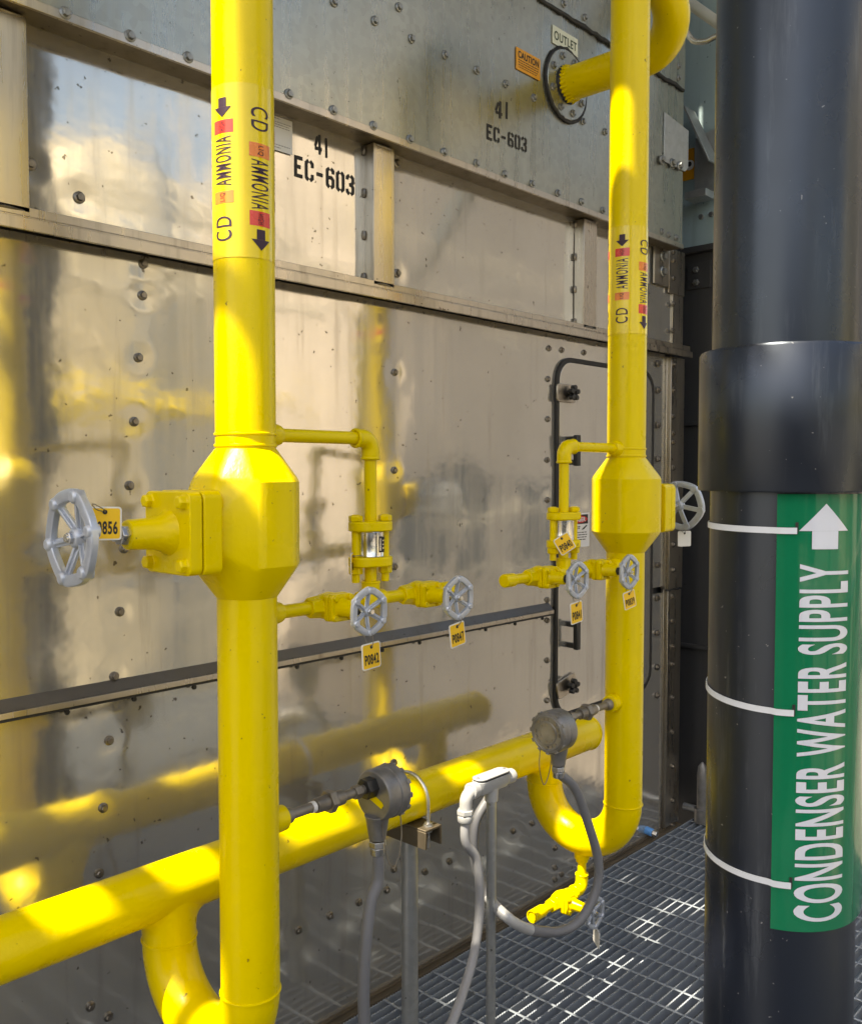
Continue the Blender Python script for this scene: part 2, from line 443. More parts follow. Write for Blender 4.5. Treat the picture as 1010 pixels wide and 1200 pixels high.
# stiffener posts (channels on edge)
for xa, xb, yy in ((-95, 33, 140), (438, 462, 250), (684, 699, 330)):
    pa = at(xa, yy, W-.04).x; pb = at(xb, yy, W-.04).x
    mb = MB().box((pa, W-.040, zr0+.008), (pb, W-.0362, zr1-.006)).box((pa, W-.0361, zr0+.008), (pa+.003, W, zr1-.006)).box((pb-.003, W-.0361, zr0+.008), (pb, W, zr1-.006))
    post = mb.build('stiffener_post', 'stainless trim', unit, bevel=.0008)
    for k in range(4):
        z = zr0+.03+(zr1-zr0-.05)*k/3; wb = MB()
        wb.tube([(pa-.003, W-.004, z+dz) for dz in (-.012, -.006, 0, .006, .012)], [.003, .005, .0055, .005, .003], 7); wb.build('weld_bead', 'bolt steel', post)
    wb = MB()
    wb.tube([(pa+.01, W-.037, zr1-.008), ((pa+pb)/2, W-.041, zr1-.009), (pb-.01, W-.037, zr1-.008)], .0035, 6)
    wb.tube([(pa+.01, W-.037, zr0+.010), ((pa+pb)/2, W-.041, zr0+.012), (pb-.01, W-.037, zr0+.010)], .0035, 6)
    wb.build('weld_bead', 'bolt steel', post)
# rail between the rows
MB().box((X0, W-.052, z_rail-.036), (X1, W-.044, z_rail-.012)).box((X0, W-.0439, z_rail-.020), (X1, W, z_rail-.014)).box((X0, W-.040, z_rail-.006), (X1, W-.0335, z_rail+.012)).box((X0, W-.0334, z_rail+.004), (X1, W, z_rail+.010)).box((X0, W-.041, z_rail-.0119), (X1, W-.001, z_rail-.0061)).build('seam_rail', 'stainless trim', unit, bevel=.001)
# big mirror panel
mb_ = [(168, 309), (167, 346), (162, 419), (157, 494), (152, 569), (146, 643), (141, 717), (134, 793), (463, 436), (462, 551), (462, 664), (643, 408), (658, 410), (684, 413), (642, 444), (642, 491), (641, 539), (641, 586), (641, 703)]
mp_ = sheet('mirror_panel', 'stainless panel', X0, X1-.135, z_ledge+.02, z_rail-.03, W, xz(mb_, W), seed=9, amp=.0042)
bolts(mb_, W, mp_, False, .85)
# drip ledge over the lower panel: sloping flashing that ends at the door
xd = at(651, 716, W-.03).x
lz = z_ledge
prof = [(W-.0005, lz+.036), (W-.020, lz+.0135), (W-.0005, lz+.0135)]
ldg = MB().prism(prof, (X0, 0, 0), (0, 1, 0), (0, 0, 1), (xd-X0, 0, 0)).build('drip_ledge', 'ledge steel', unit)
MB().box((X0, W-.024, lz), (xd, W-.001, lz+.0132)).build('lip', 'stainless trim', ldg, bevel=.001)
MB().box((X0, W-.022, lz-.006), (xd, W-.004, lz-.0004)).build('ledge_shadow', 'black rubber', unit)  # black strip stands in for the shadow gap under the ledge
for k in range(26):
    x = X0+.1+k*.153
    if .4 < x < xd: MB().hexa((x, W-.010, lz-.012), (0, -1, 0), .006, .006).build('ledge_screw', 'black rubber', unit)
# lower panel
lb = [(128, 868), (121, 947), (116, 1024), (106, 1180), (127, 1192), (461.7, 894), (461.7, 1019), (498, 1022), (453.5, 1043.5), (421, 1058), (387, 1073.6), (350, 1090.5), (526.8, 1009.8), (601, 974), (623, 965), (650, 994), (650, 1017), (658, 1025), (650, 1031), (641, 727), (641, 774), (641, 821), (771, 975)]
lp = sheet('lower_panel', 'stainless panel', X0, X1-.135, .0125, lz-.008, W, xz(lb, W), seed=21, amp=.0022)
bolts(lb, W, lp, False, .85)
MB().box((X0, W-.0275, -.04), (X1, W+.02, .004)).box((X0, W-.010, .0041), (X1-.01, W+.02, .012)).build('base_rail', 'rusty base', unit, bevel=.002)
# access door
dl, dr = at(652, 600, W).x, at(760, 600, W).x
dt, db = at(660, 424, W).z, at(655, 836, W).z
dcx, dcz, dw, dh = (dl+dr)/2, (dt+db)/2, dr-dl, dt-db
door = MB().prism(rrect(dw, dh, .07, 8), (dcx, W-.010, dcz), (1, 0, 0), (0, 0, 1), (0, .006, 0)).build('access_door', 'stainless panel', unit, bevel=.001)
po = rrect(dw+.034, dh+.034, .087, 8); pi = rrect(dw+.002, dh+.002, .071, 8); n = len(po)
vs = [(dcx+a, W-.012, dcz+b_) for a, b_ in po]+[(dcx+a, W-.012, dcz+b_) for a, b_ in pi]+[(dcx+a, W+.003, dcz+b_) for a, b_ in po]+[(dcx+a, W+.003, dcz+b_) for a, b_ in pi]
fs = []
for i in range(n):
    j = (i+1) % n; fs += [(i, j, n+j, n+i), (i, 2*n+i, 2*n+j, j), (n+i, n+j, 3*n+j, 3*n+i)]
MB().add(vs, fs).build('gasket', 'black rubber', door, bevel=.002)
for px, py, tilt in ((665, 461, 0), (665, 803, .22)):
    c = at(px, py, W-.014)
    lt = MB().prism([(a*math.cos(tilt)-b_*math.sin(tilt), a*math.sin(tilt)+b_*math.cos(tilt)) for a, b_ in rrect(.115, .062, .012)], c+V((-.012, 0, 0)), (1, 0, 0), (0, 0, 1), (0, -.006, 0)).build('latch_plate', 'stainless trim', door, bevel=.001)
    kb = MB().cyl(c+V((0, -.006, 0)), c+V((0, -.030, 0)), .011, 14)
    for k in range(5):
        th = 2*PI*k/5+.3; kb.cyl(c+V((0, -.018, 0))+V((math.cos(th), 0, math.sin(th)))*.019, c+V((0, -.036, 0))+V((math.cos(th), 0, math.sin(th)))*.019, .009, 10)
        d = V((math.cos(th), 0, math.sin(th))); kb.obox(c+V((0, -.027, 0))+d*.01, d, (0, 1, 0), d.cross(V((0, 1, 0))), .02, .016, .013)
    kb.build('latch_knob', 'black knob', lt, bevel=.001)
for ya, yb in ((510, 546), (727, 760)):
    a, c = at(664, ya, W-.012), at(664, yb, W-.012)
    MB().box((a.x-.005, W-.06, c.z), (a.x+.018, W-.042, a.z)).box((a.x-.003, W-.0421, c.z+.004), (a.x+.016, W-.010, c.z+.022)).box((a.x-.003, W-.0421, a.z-.022), (a.x+.016, W-.010, a.z-.004)).build('handle', 'black knob', door, bevel=.003)
# corner post, two folded strips with a light fold between them
xa = at(768, 600, W).x; xm = at(783, 600, W-.012).x
ztr = z_rail-.036
zs = at(788, 690, W).z
def corner_strip(z0, z1, dy):
    mb = MB().box((X1-.134, W-.004-dy, z0), (xm-.003, W+.01, z1)).box((xm-.003, W-.016-dy, z0), (xm+.004, W+.01, z1)).box((xm+.0041, W-.012-dy, z0), (X1, W+.02, z1))
    return mb.build('corner_post', 'stainless trim', unit, bevel=.001)
c1 = corner_strip(zs+.004, ztr-.002, .004); c2 = corner_strip(.0125, zs+.003, 0.)
bolts([(771, y) for y in (426, 457, 498, 538, 662)], W-.008, c1); bolts([(788.5, y) for y in (427, 457, 488, 508, 518, 548, 638, 668)], W-.016, c1)
bolts([(770, y) for y in (701, 742, 782, 815)], W-.004, c2); bolts([(787.5, y) for y in (699, 728, 758, 779, 818, 858, 898, 938, 968)], W-.012, c2)
sb = MB().tube([(X1-.13+.012*k, W-.012-.003*(k % 2), zs+random.uniform(-.003, .003)) for k in range(11)], .0045, 6).build('seam_sealant', 'black rubber', c2)
ct = MB().box((X1-.089, W-.006, z_rail+.013), (X1, W+.01, zb_lip+.003)).build('corner_post', 'stainless trim', unit, bevel=.001)
pz0, pz1 = at(776, 334, W-.012).z, at(776, 287, W-.012).z
pl = MB().box((at(767, 310, W-.014).x, W-.014, pz0), (at(784, 310, W-.014).x, W-.0061, pz1)).box((at(784.5, 310, W-.014).x, W-.012, pz0-.02), (X1-.002, W-.0061, pz1)).build('splice_plate', 'stainless trim', unit, bevel=.001)
bolts([(776, 300), (776, 318)], W-.014, pl, True, 1.7); bolts([(789, 295), (789, 305), (789, 326), (788.5, 356), (788, 387)], W-.012, pl, False, .9)
# blue plug in the lower panel
p = at(757, 973, W)
bp = thing('hose_plug', p, 'small blue capped drain plug low on the casing beside the yellow bend', 'plug')
MB().cyl(p+V((0, .002, 0)), p+V((0, -.03, -.004)), .016, 16).build('cap', 'blue plastic', bp, bevel=.002)
MB().hexa(p+V((0, -.03, -.004)), (0.1, -1, -.1), .014, .02).build('stem', 'zinc', bp, bevel=.001)

# ------------------------------------------------------------------ neighbouring unit at the end of the aisle
XF = X1+.16
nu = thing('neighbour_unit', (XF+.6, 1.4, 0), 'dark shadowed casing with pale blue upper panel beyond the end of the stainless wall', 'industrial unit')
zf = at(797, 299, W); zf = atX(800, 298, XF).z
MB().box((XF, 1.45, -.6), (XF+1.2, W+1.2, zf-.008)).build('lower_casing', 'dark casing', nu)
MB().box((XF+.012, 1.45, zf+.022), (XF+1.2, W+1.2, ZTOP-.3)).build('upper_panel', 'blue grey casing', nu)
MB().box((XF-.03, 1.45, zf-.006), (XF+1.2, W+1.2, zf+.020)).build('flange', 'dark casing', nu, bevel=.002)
for yy in (497, 757):
    z = atX(810, yy, XF).z
    MB().box((XF-.02, 1.45, z-.006), (XF-.0005, W+1.2, z+.010)).build('seam', 'dark casing', nu, bevel=.001)
pp = MB()
a = atX(806, 340, XF); c = atX(834, 305, XF)
MB().box((XF-.008, c.y, a.z), (XF-.0005, a.y, c.z)).build('bracket_plate', 'dark casing', nu, bevel=.001)
for px, py in ((816, 316), (816, 331)):
    q = atX(px, py, XF-.008); MB().hexa(q, (-1, 0, 0), .014, .012).cyl(q, q+V((-.02, 0, 0)), .007, 10).build('bolt', 'bolt grey', nu)
for px, py in ((822, 254), (834, 251), (821, 291), (835, 289)):
    q = atX(px, py, XF+.012); MB().hexa(q, (-1, 0, 0), .012, .01).build('bolt', 'bolt grey', nu)
a = atX(812, 160, XF-.03); c = atX(836, 224, XF-.03)
br = MB().prism([(a.y, a.z), (c.y, a.z+.02), (c.y, c.z), (a.y, c.z)], (XF-.012, 0, 0), (0, 1, 0), (0, 0, 1), (.02, 0, 0))
br.obox(((XF-.07), (a.y+c.y)/2-.01, a.z-.02), (0, -.42, -.9), (1, 0, 0), (0, .9, -.42), .28, .10, .008)
br.box((XF-.10, c.y, c.z-.03), (XF-.0125, a.y, c.z))
br.build('bracket', 'galvanised steel', nu, bevel=.001)
a = atX(823, 892, XF-.08)
cp2 = thing('grey_standpipe', (XF-.08, a.y, 0), 'pale grey capped standpipe half hidden behind the black pipe at floor level', 'pipe')
MB().lathe((XF-.08, a.y, 0), (0, 0, 1), [(0, .032), (.06, .032), (.061, .022), (.20, .022), (.24, .018), (.26, .004)], 20).build('standpipe', 'cast grey', cp2)
a = atX(802, 958, XF-.03)
MB().tube([(XF-.03, 1.45, .03), (XF-.03, W+.03, .03)], .016, 12).build('floor_pipe', 'galvanised steel', nu)
a = atX(806, 193, XF)
ys = thing('warning_sticker', a, 'yellow warning sticker with black eye symbol behind the corner plate', 'sticker')
c1_, c2_ = atX(801, 176, XF+.008), atX(813, 209, XF+.008)
MB().box((XF+.006, c2_.y, c2_.z), (XF+.0115, c1_.y+.02, c1_.z)).build('sheet', 'sign orange', ys)
MB().lathe((XF+.0055, a.y-.004, a.z), (-1, 0, 0), [(0, .022), (.0004, .022)], 20).build('disc', 'sign white', ys)
MB().lathe((XF+.005, a.y-.004, a.z+.004), (-1, 0, 0), [(0, .011), (.0004, .011)], 16).build('symbol', 'black ink', ys)
# rails overhead at the right
hr = thing('handrail', atX(825, 16, 3.1), 'grey painted handrail tube crossing above the yellow elbow', 'railing')
a, c = atX(792, -8, 3.1), atX(842, 27, 3.1); d = (c-a)
MB().tube([a-d*1.2, c+d*5], .019, 16).build('rail', 'rail paint', hr)
a2 = a+V((0, 0, .10)); c2_ = c+V((0, 0, .10))
MB().obox((a2+c2_)/2+V((.06, 0, .03)), d, (1, 0, 0), (0, 0, 1), d.length*9, .03, .1).build('toe_plate', 'rail paint', hr, bevel=.002)
gb = thing('grab_bar', atX(826, 48, 3.0), 'bent shiny steel grab bar between yellow elbow and black pipe', 'handle')
MB().tube(spline([atX(799, -10, 3.0), atX(801, 25, 3.0), atX(811, 46, 3.0), atX(826, 48, 3.0), atX(840, 42, 3.0), atX(860, 38, 3.0)]), .010, 12).build('bar', 'band steel', gb)

# ------------------------------------------------------------------ signs stuck on the casing
def flat(name, p0, p1, Y, label, cat, mat, t=.0015):
    a, c = V(p0), V(p1)
    o = thing(name, ((a.x+c.x)/2, Y, (a.z+c.z)/2), label, cat)
    MB().box((a.x, Y-t, c.z), (c.x, Y, a.z)).build('plate', mat, o)
    return o
def pl_fn(x0, z0, Y): return lambda u, v: V((x0+u, Y, z0+v))
A, C = at(647, 29, YU-.003), at(676.5, 66, YU-.003)
A.z = at(647, 28, YU-.003).z; C.z = at(647, 49.5, YU-.003).z
s = flat('outlet_sign', A, C, YU-.003, 'white sign reading OUTLET above the pipe flange', 'sign', 'sign cream')
w, h = C.x-A.x, A.z-C.z
text_mb('OUTLET', w*.06, w*.95, h*.25, h*.75, pl_fn(A.x, C.z, YU-.0052), .02).build('lettering', 'green ink', s, smooth=0, fix=False)
A, C = at(604.5, 54, YU-.003), at(632.5, 92, YU-.003); C.z = at(604.5, 80, YU-.003).z
s = flat('caution_sign', A, C, YU-.003, 'orange CAUTION sign left of the pipe flange', 'sign', 'sign orange')
w, h = C.x-A.x, A.z-C.z
text_mb('CAUTION', w*.07, w*.93, h*.56, h*.88, pl_fn(A.x, C.z, YU-.0052), .03).build('lettering', 'black ink', s, smooth=0, fix=False)
def lines(rows, w, h, x0, z0, Y, parent, mat='black ink'):
    mb = MB()
    for u0, u1, vv, t in rows:
        x = u0
        while x < u1:
            e = min(u1, x+random.uniform(.05, .13))
            mb.add([(x0+w*x, Y, z0+h*(vv-t)), (x0+w*e, Y, z0+h*(vv-t)), (x0+w*e, Y, z0+h*(vv+t)), (x0+w*x, Y, z0+h*(vv+t))], [(0, 1, 2, 3)])
            x = e+.02
    return mb.build('small_print', mat, parent, smooth=0, fix=False)
lines([(.08, .92, .47, .018), (.08, .92, .36, .018), (.08, .88, .25, .018), (.12, .84, .15, .014)], w, h, A.x, C.z, YU-.0052, s)
# notice paper
A, C = at(314, 134, W-.005), at(342.5, 185, W-.005); A.z = at(342.5, 143, W-.003).z; C.z = at(342.5, 182, W-.003).z
s = flat('paper_notice', A, C, W-.005, 'white paper notice with faint print just right of the left yellow riser', 'notice', 'paper', .001)
w, h = C.x-A.x, A.z-C.z
lines([(.1, .5, .94, .012), (.06, .95, .84, .012), (.06, .85, .77, .012), (.10, .88, .70, .012), (.06, .9, .17, .012), (.06, .5, .09, .012)], w, h, A.x, C.z, W-.0065, s, 'cast grey')
# danger sign on the door
A, C = at(661, 600, W-.014), at(690, 640, W-.014); A.z = at(690, 600.5, W-.014).z; C.z = at(690, 640, W-.014).z
s = flat('danger_sign', A, C, W-.0135, 'white DANGER sign on the access door behind the bypass pipe', 'sign', 'sign white')
w, h = C.x-A.x, A.z-C.z
MB().box((A.x+w*.05, W-.0164, C.z+h*.68), (A.x+w*.93, W-.0152, C.z+h*.95)).build('header_block', 'black ink', s)
ell = [(math.cos(2*PI*k/28)*w*.41, math.sin(2*PI*k/28)*h*.115) for k in range(28)]
MB().prism(ell, (A.x+w*.49, W-.0166, C.z+h*.815), (1, 0, 0), (0, 0, 1), (0, -.0008, 0)).build('oval', 'sign red', s)
text_mb('DANGER', w*.17, w*.81, h*.75, h*.88, pl_fn(A.x, C.z, W-.0182), .03).build('lettering', 'sign white', s, smooth=0, fix=False)
lines([(.08, .62, .60, .016), (.08, .60, .55, .016), (.10, .88, .43, .012), (.10, .92, .36, .012), (.10, .88, .29, .012), (.1, .86, .22, .012), (.1, .5, .15, .012), (.08, .6, .06, .008)], w, h, A.x, C.z, W-.0156, s)
MB().prism([(.0, .0), (.10, .03), (.22, .17), (.20, .2), (.05, .07)], (A.x+w*.68, W-.0156, C.z+h*.5), (w, 0, 0), (0, 0, h*.7), (0, -.0005, 0)).build('pictogram', 'black ink', s)

# ------------------------------------------------------------------ yellow header and risers
xe = at(690, 850, YH).x
hd = thing('ammonia_header', (.8, YH, 0), 'long yellow horizontal header pipe running low along the stainless wall with capped end', 'pipe')
prof = [(-1.6-.0, .0565)]
mb = MB(); pr = [(0, .0565), (xe-.02+1.2, .0565)]
for k in range(1, 7): pr.append((xe-.02+1.2+.05*math.sin(k*PI/12), .0565*math.cos(k*PI/12)+.0001))
mb.lathe((-1.2, YH, ZH), (1, 0, 0), pr, 48)
mb.build('header_pipe', 'yellow paint', hd)
for x in (.62, xe-.015): MB().torus((x, YH, ZH), (1, 0, 0), .0565, .003, 40, 8).build('weld_bead', 'yellow paint', hd)

UC = .556; UR = (YH-YR)/2
def riser(X, ztop_valve, zbot_valve, label, path_top, mz, mloff):
    t = thing('ammonia_riser', (X, YR, 0), label, 'pipe', 'yellow ammonia risers')
    arc = [(X, YH, ZH-.02), (X, YH, ZH-.05)]
    arc = [V((X, YH, ZH)), V((X, YH, ZH-.03))]
    rr = [R4, R4]
    for k in range(25):
        th = PI*k/24
        arc.append(V((X, YR+UR+UR*math.cos(th), UC-UR*math.sin(th)))); rr.append(R4)
    arc.append(V((X, YR, zbot_valve))); rr.append(R4)
    MB().tube(arc, rr, 44).build('trap_pipe', 'yellow paint', t, smooth=50)
    # saddle where the leg meets the header
    vs = []; fs = []; n_ = 56; m_ = 9
    for k in range(n_):
        th = 2*PI*k/n_; cx_, sy_ = math.cos(th), math.sin(th); y_ = sy_*(R4+.0003); zh_ = ZH-math.sqrt(.0565**2-y_*y_)+.001
        P0 = V((X+cx_*(R4+.0003), YH+y_, zh_-.034*abs(cx_)-.003)); P1 = V((X+cx_*(R4+.0003), YH+y_, zh_)); P2 = V((X+cx_*(R4+.036), YH+y_, zh_+.0012))
        for q in range(m_):
            t_ = q/(m_-1); vs.append(P0*(1-t_)**2+P1*2*t_*(1-t_)+P2*t_*t_)
    for k in range(n_):
        for q in range(m_-1):
            k2 = (k+1) % n_; fs.append((k*m_+q, k*m_+q+1, k2*m_+q+1, k2*m_+q))
    MB().add(vs, fs).build('saddle', 'yellow paint', t, smooth=80)
    MB().tube(path_top, R4, 44).build('riser_pipe', 'yellow paint', t, smooth=50)
    for z, yy in ((UC-.004, YR), (zbot_valve+.006, YR), (ztop_valve+.006, YR), (ztop_valve+.026, YR), (UC, YH)):
        MB().torus((X, yy, z), (0, 0, 1), R4+.0003, .0024, 44, 8, 1.2).build('weld_bead', 'yellow paint', t)
    return t
# vertical extents of the two valve bodies
vzL = [at(287, y, YR-.06).z for y in (524, 567, 664, 702)]
vzR = [at(735, y, YR-.06).z for y in (533, 557, 630, 653)]
dz = [(a+b_)/2-(vzL[1]+vzL[2])/2 for a, b_ in zip(vzL, vzL)]
midL = (vzL[1]+vzL[2])/2; midR = (vzR[1]+vzR[2])/2
hv = [(-vzL[3]+midL+midR-vzR[3])/2, (-vzL[2]+midL+midR-vzR[2])/2]   # half heights, averaged
HB, HS = hv
rl = riser(XL, midL+HB, midL-HB, 'nearer thick yellow ammonia riser pipe at left, hooking under into the header', [V((XL, YR, midL+HB)), V((XL, YR, 4.4))], 0, 0)
zf_ = at(662, 100, YU).z; xf_ = at(662, 100, YU).x
XO = xf_
path = fillet([V((XO, YU+.02, zf_)), V((XO, YR, zf_)), V((XR, YR, zf_+.30)), V((XR, YR, midR+HB))], [.14, .125], 14)
# the outlet piece and the riser are two things that meet at the weld high on the riser
rr_ = riser(XR, midR+HB, midR-HB, 'farther thick yellow ammonia riser pipe in front of the access door', [V((XR, YR, midR+HB)), V((XR, YR, zf_+.02))], 0, 0)
ol = thing('outlet_pipe', (XO, YU, zf_), 'yellow outlet pipe leaving the round wall flange and curving behind the riser', 'pipe')
MB().tube(path[:-1]+[V((XR, YR, zf_+.0205))], R4+.0004, 44).build('bend', 'yellow paint', ol, smooth=50)
# keep the lap joint clear of coplanar faces
fl = MB().lathe((XO, YU+.001, zf_), (0, -1, 0), [(0, .112), (.010, .112), (.012, .110)], 48).build('flange_plate', 'galvanised sheet', ol)
gk = MB()
pts = []
for k in range(61):
    th = 2*PI*k/60; r_ = .114+random.uniform(-.002, .003); pts.append((XO+r_*math.cos(th), YU-.004, zf_+r_*math.sin(th)))
gk.tube(pts, [random.uniform(.006, .009) for _ in pts], 7); gk.torus((XO, YU-.013, zf_), (0, 1, 0), R4+.003, .006, 40, 8)
gk.build('gasket', 'black rubber', fl)
for k in range(8):
    th = 2*PI*k/8+.35
    o = bpy.data.objects.new('bolt', bolt_grey); COL.objects.link(o); o.parent = fl
    o.location = V((XO+.09*math.cos(th), YU-.011, zf_+.09*math.sin(th)))-ol.location
fm = MB()
for k in range(26):
    th = 2*PI*k/26; r_ = R4+.001+random.uniform(0, .004); d = V((math.cos(th), 0, math.sin(th)))
    fm.cyl(V((XO, YU-.012, zf_))+d*r_, V((XO, YU-.028-random.uniform(0, .016), zf_))+d*(R4-.003), random.uniform(.004, .007), 7)
fm.build('paint_edge', 'yellow paint', ol)

# pipe markers: printed film wrapped round the riser, five columns of lettering
UNIT = 1.6/1080
def marker(X, root, zarrow, az0):
    """zarrow: height of the top of the upper arrow; az0: bearing of the first column"""
    Rm = R4+.0008; Rt = Rm+.0007
    z_top = zarrow+16*UNIT; z_bot = zarrow-182*UNIT
    film = MB().lathe((X, YR, z_bot), (0, 0, 1), [(0, Rm), (z_top-z_bot, Rm)], 64, False).build('marker_film', 'yellow marker film', root)
    for k in range(5):
        ink = MB(); red = MB(); org = MB(); tiny = MB(); ar_ = MB()
        az = az0+rad(72)*k
        def cm(du, z, R=Rt): return V((X+R*math.cos(az+du/R), YR+R*math.sin(az+du/R), z))
        up_ = (k % 2 == 0)
        H = .0175     # half letter height round the pipe
        def block(mb, za, zb, hw=.021):
            n_ = 8
            vs = []; fs = []
            for i in range(n_+1):
                u = -hw+2*hw*i/n_; vs += [cm(u, za, Rt-.0003), cm(u, zb, Rt-.0003)]
            for i in range(n_): fs.append((2*i, 2*i+2, 2*i+3, 2*i+1))
            mb.add(vs, fs)
        def word(mb, s_, za, zb, hh, R=Rt, bold=.004):
            # za upper, zb lower height
            if up_: f = lambda u, v: cm(-(v), zb+u, R)
            else: f = lambda u, v: cm(v, za-u, R)
            t_ = text_mb(s_, 0, za-zb, -hh, hh, f, bold, .004, 1.22); mb.add(t_.v, t_.f)
        def arrow(za, zb):
            hl = za-zb; n_ = 6; sh = .0085; hw = .0185
            for u0, u1, ff in ((-sh, sh, None),):
                vs = []; fs = []
                for i in range(n_+1):
                    u = u0+(u1-u0)*i/n_; vs += [cm(u, za), cm(u, za-hl*.48)]
                ar_.add(vs, [(2*i, 2*i+2, 2*i+3, 2*i+1) for i in range(n_)])
            vs = []
            for i in range(13):
                u = -hw+2*hw*i/12; vs += [cm(u, za-hl*.48-.0001), cm(u, zb+hl*.52*abs(u)/hw-.0001)]
            ar_.add(vs, [(2*i, 2*i+2, 2*i+3, 2*i+1) for i in range(12)])
        z = lambda p_: zarrow-p_*UNIT
        if up_:
            arrow(z(0), z(22)); block(red, z(25), z(40)); word(ink, 'AMMONIA', z(44), z(100), H); block(org, z(106), z(120)); word(ink, 'CD', z(135), z(163), H)
            word(tiny, 'HIGH', z(27), z(38), .006, Rt+.0004); word(tiny, 'LIQ', z(108), z(118), .006, Rt+.0004)
        else:
            word(ink, 'CD', z(9), z(36), H); block(org, z(50), z(66)); word(ink, 'AMMONIA', z(69), z(126), H); block(red, z(128), z(145)); arrow(z(149), z(173))
            word(tiny, 'LIQ', z(53), z(64), .006, Rt+.0004); word(tiny, 'HIGH', z(131), z(143), .006, Rt+.0004)
        ink.build('lettering', 'purple ink', film, smooth=0, fix=False); red.build('pressure_band', 'red block', film, smooth=60, fix=False)
        org.build('phase_band', 'orange block', film, smooth=60, fix=False); tiny.build('small_print', 'purple ink', film, smooth=0, fix=False)
        ar_.build('flow_arrow', 'purple ink', film, smooth=0, fix=False)
azL = math.atan2(-YR, -XL); azR = math.atan2(-YR, -XR)
marker(XL, rl, at(287, 113, YR-.045).z, azL-rad(39.7))
marker(XR, rr_, at(735, 269.5, YR-.045).z, azR-rad(17.5))

# ------------------------------------------------------------------ big stop valves
def handwheel(mb, c, ax, R, tk, dish=.25, ph=0.):
    """six-lobed cast wheel; centre c of the rim, ax pointing outwards"""
    a, u, w = basis(ax); c = V(c)
    n_, prof = 72, [(-.5, -.7), (-.5, .7), (.15, 1.), (.5, .7), (.5, -.7), (.1, -1.)]
    vs = []; fs = []
    for i in range(n_):
        th = 2*PI*i/n_; d = u*math.cos(th)+w*math.sin(th)
        Ri = R*(1-.018*(1-math.cos(6*(th-ph))))
        for pr_, pa in prof: vs.append(c+d*(Ri-tk*.9+pr_*tk*1.8)+a*(pa*tk*.75))
    m_ = len(prof)
    for i in range(n_):
        for k in range(m_):
            i2, k2 = (i+1) % n_, (k+1) % m_; fs.append((i*m_+k, i2*m_+k, i2*m_+k2, i*m_+k2))
    mb.add(vs, fs)
    hub = c-a*(R*dish)
    for k in range(6):
        th = ph+2*PI*k/6; d = u*math.cos(th)+w*math.sin(th); e = c+d*(R-tk)
        mb.lathe(e-a*tk*.9, a, [(0, tk*1.05), (tk*1.55, tk*1.05), (tk*1.95, tk*.72)], 14)
        p0 = hub+d*(R*.16); p1 = e-a*(tk*.2); dd = (p1-p0); sd = a.cross(d)
        mb.obox((p0+p1)/2, dd, sd, dd.cross(sd), dd.length, tk*1.35, tk*.55)
        mb.obox((p0+p1)/2+a*(tk*.35), dd, sd, dd.cross(sd), dd.length, tk*.5, tk*.7)
    mb.lathe(hub-a*tk, a, [(0, R*.17), (tk*1.2, R*.22), (tk*2.0, R*.20), (tk*2.3, R*.16)], 20)
    return hub+a*tk*1.3
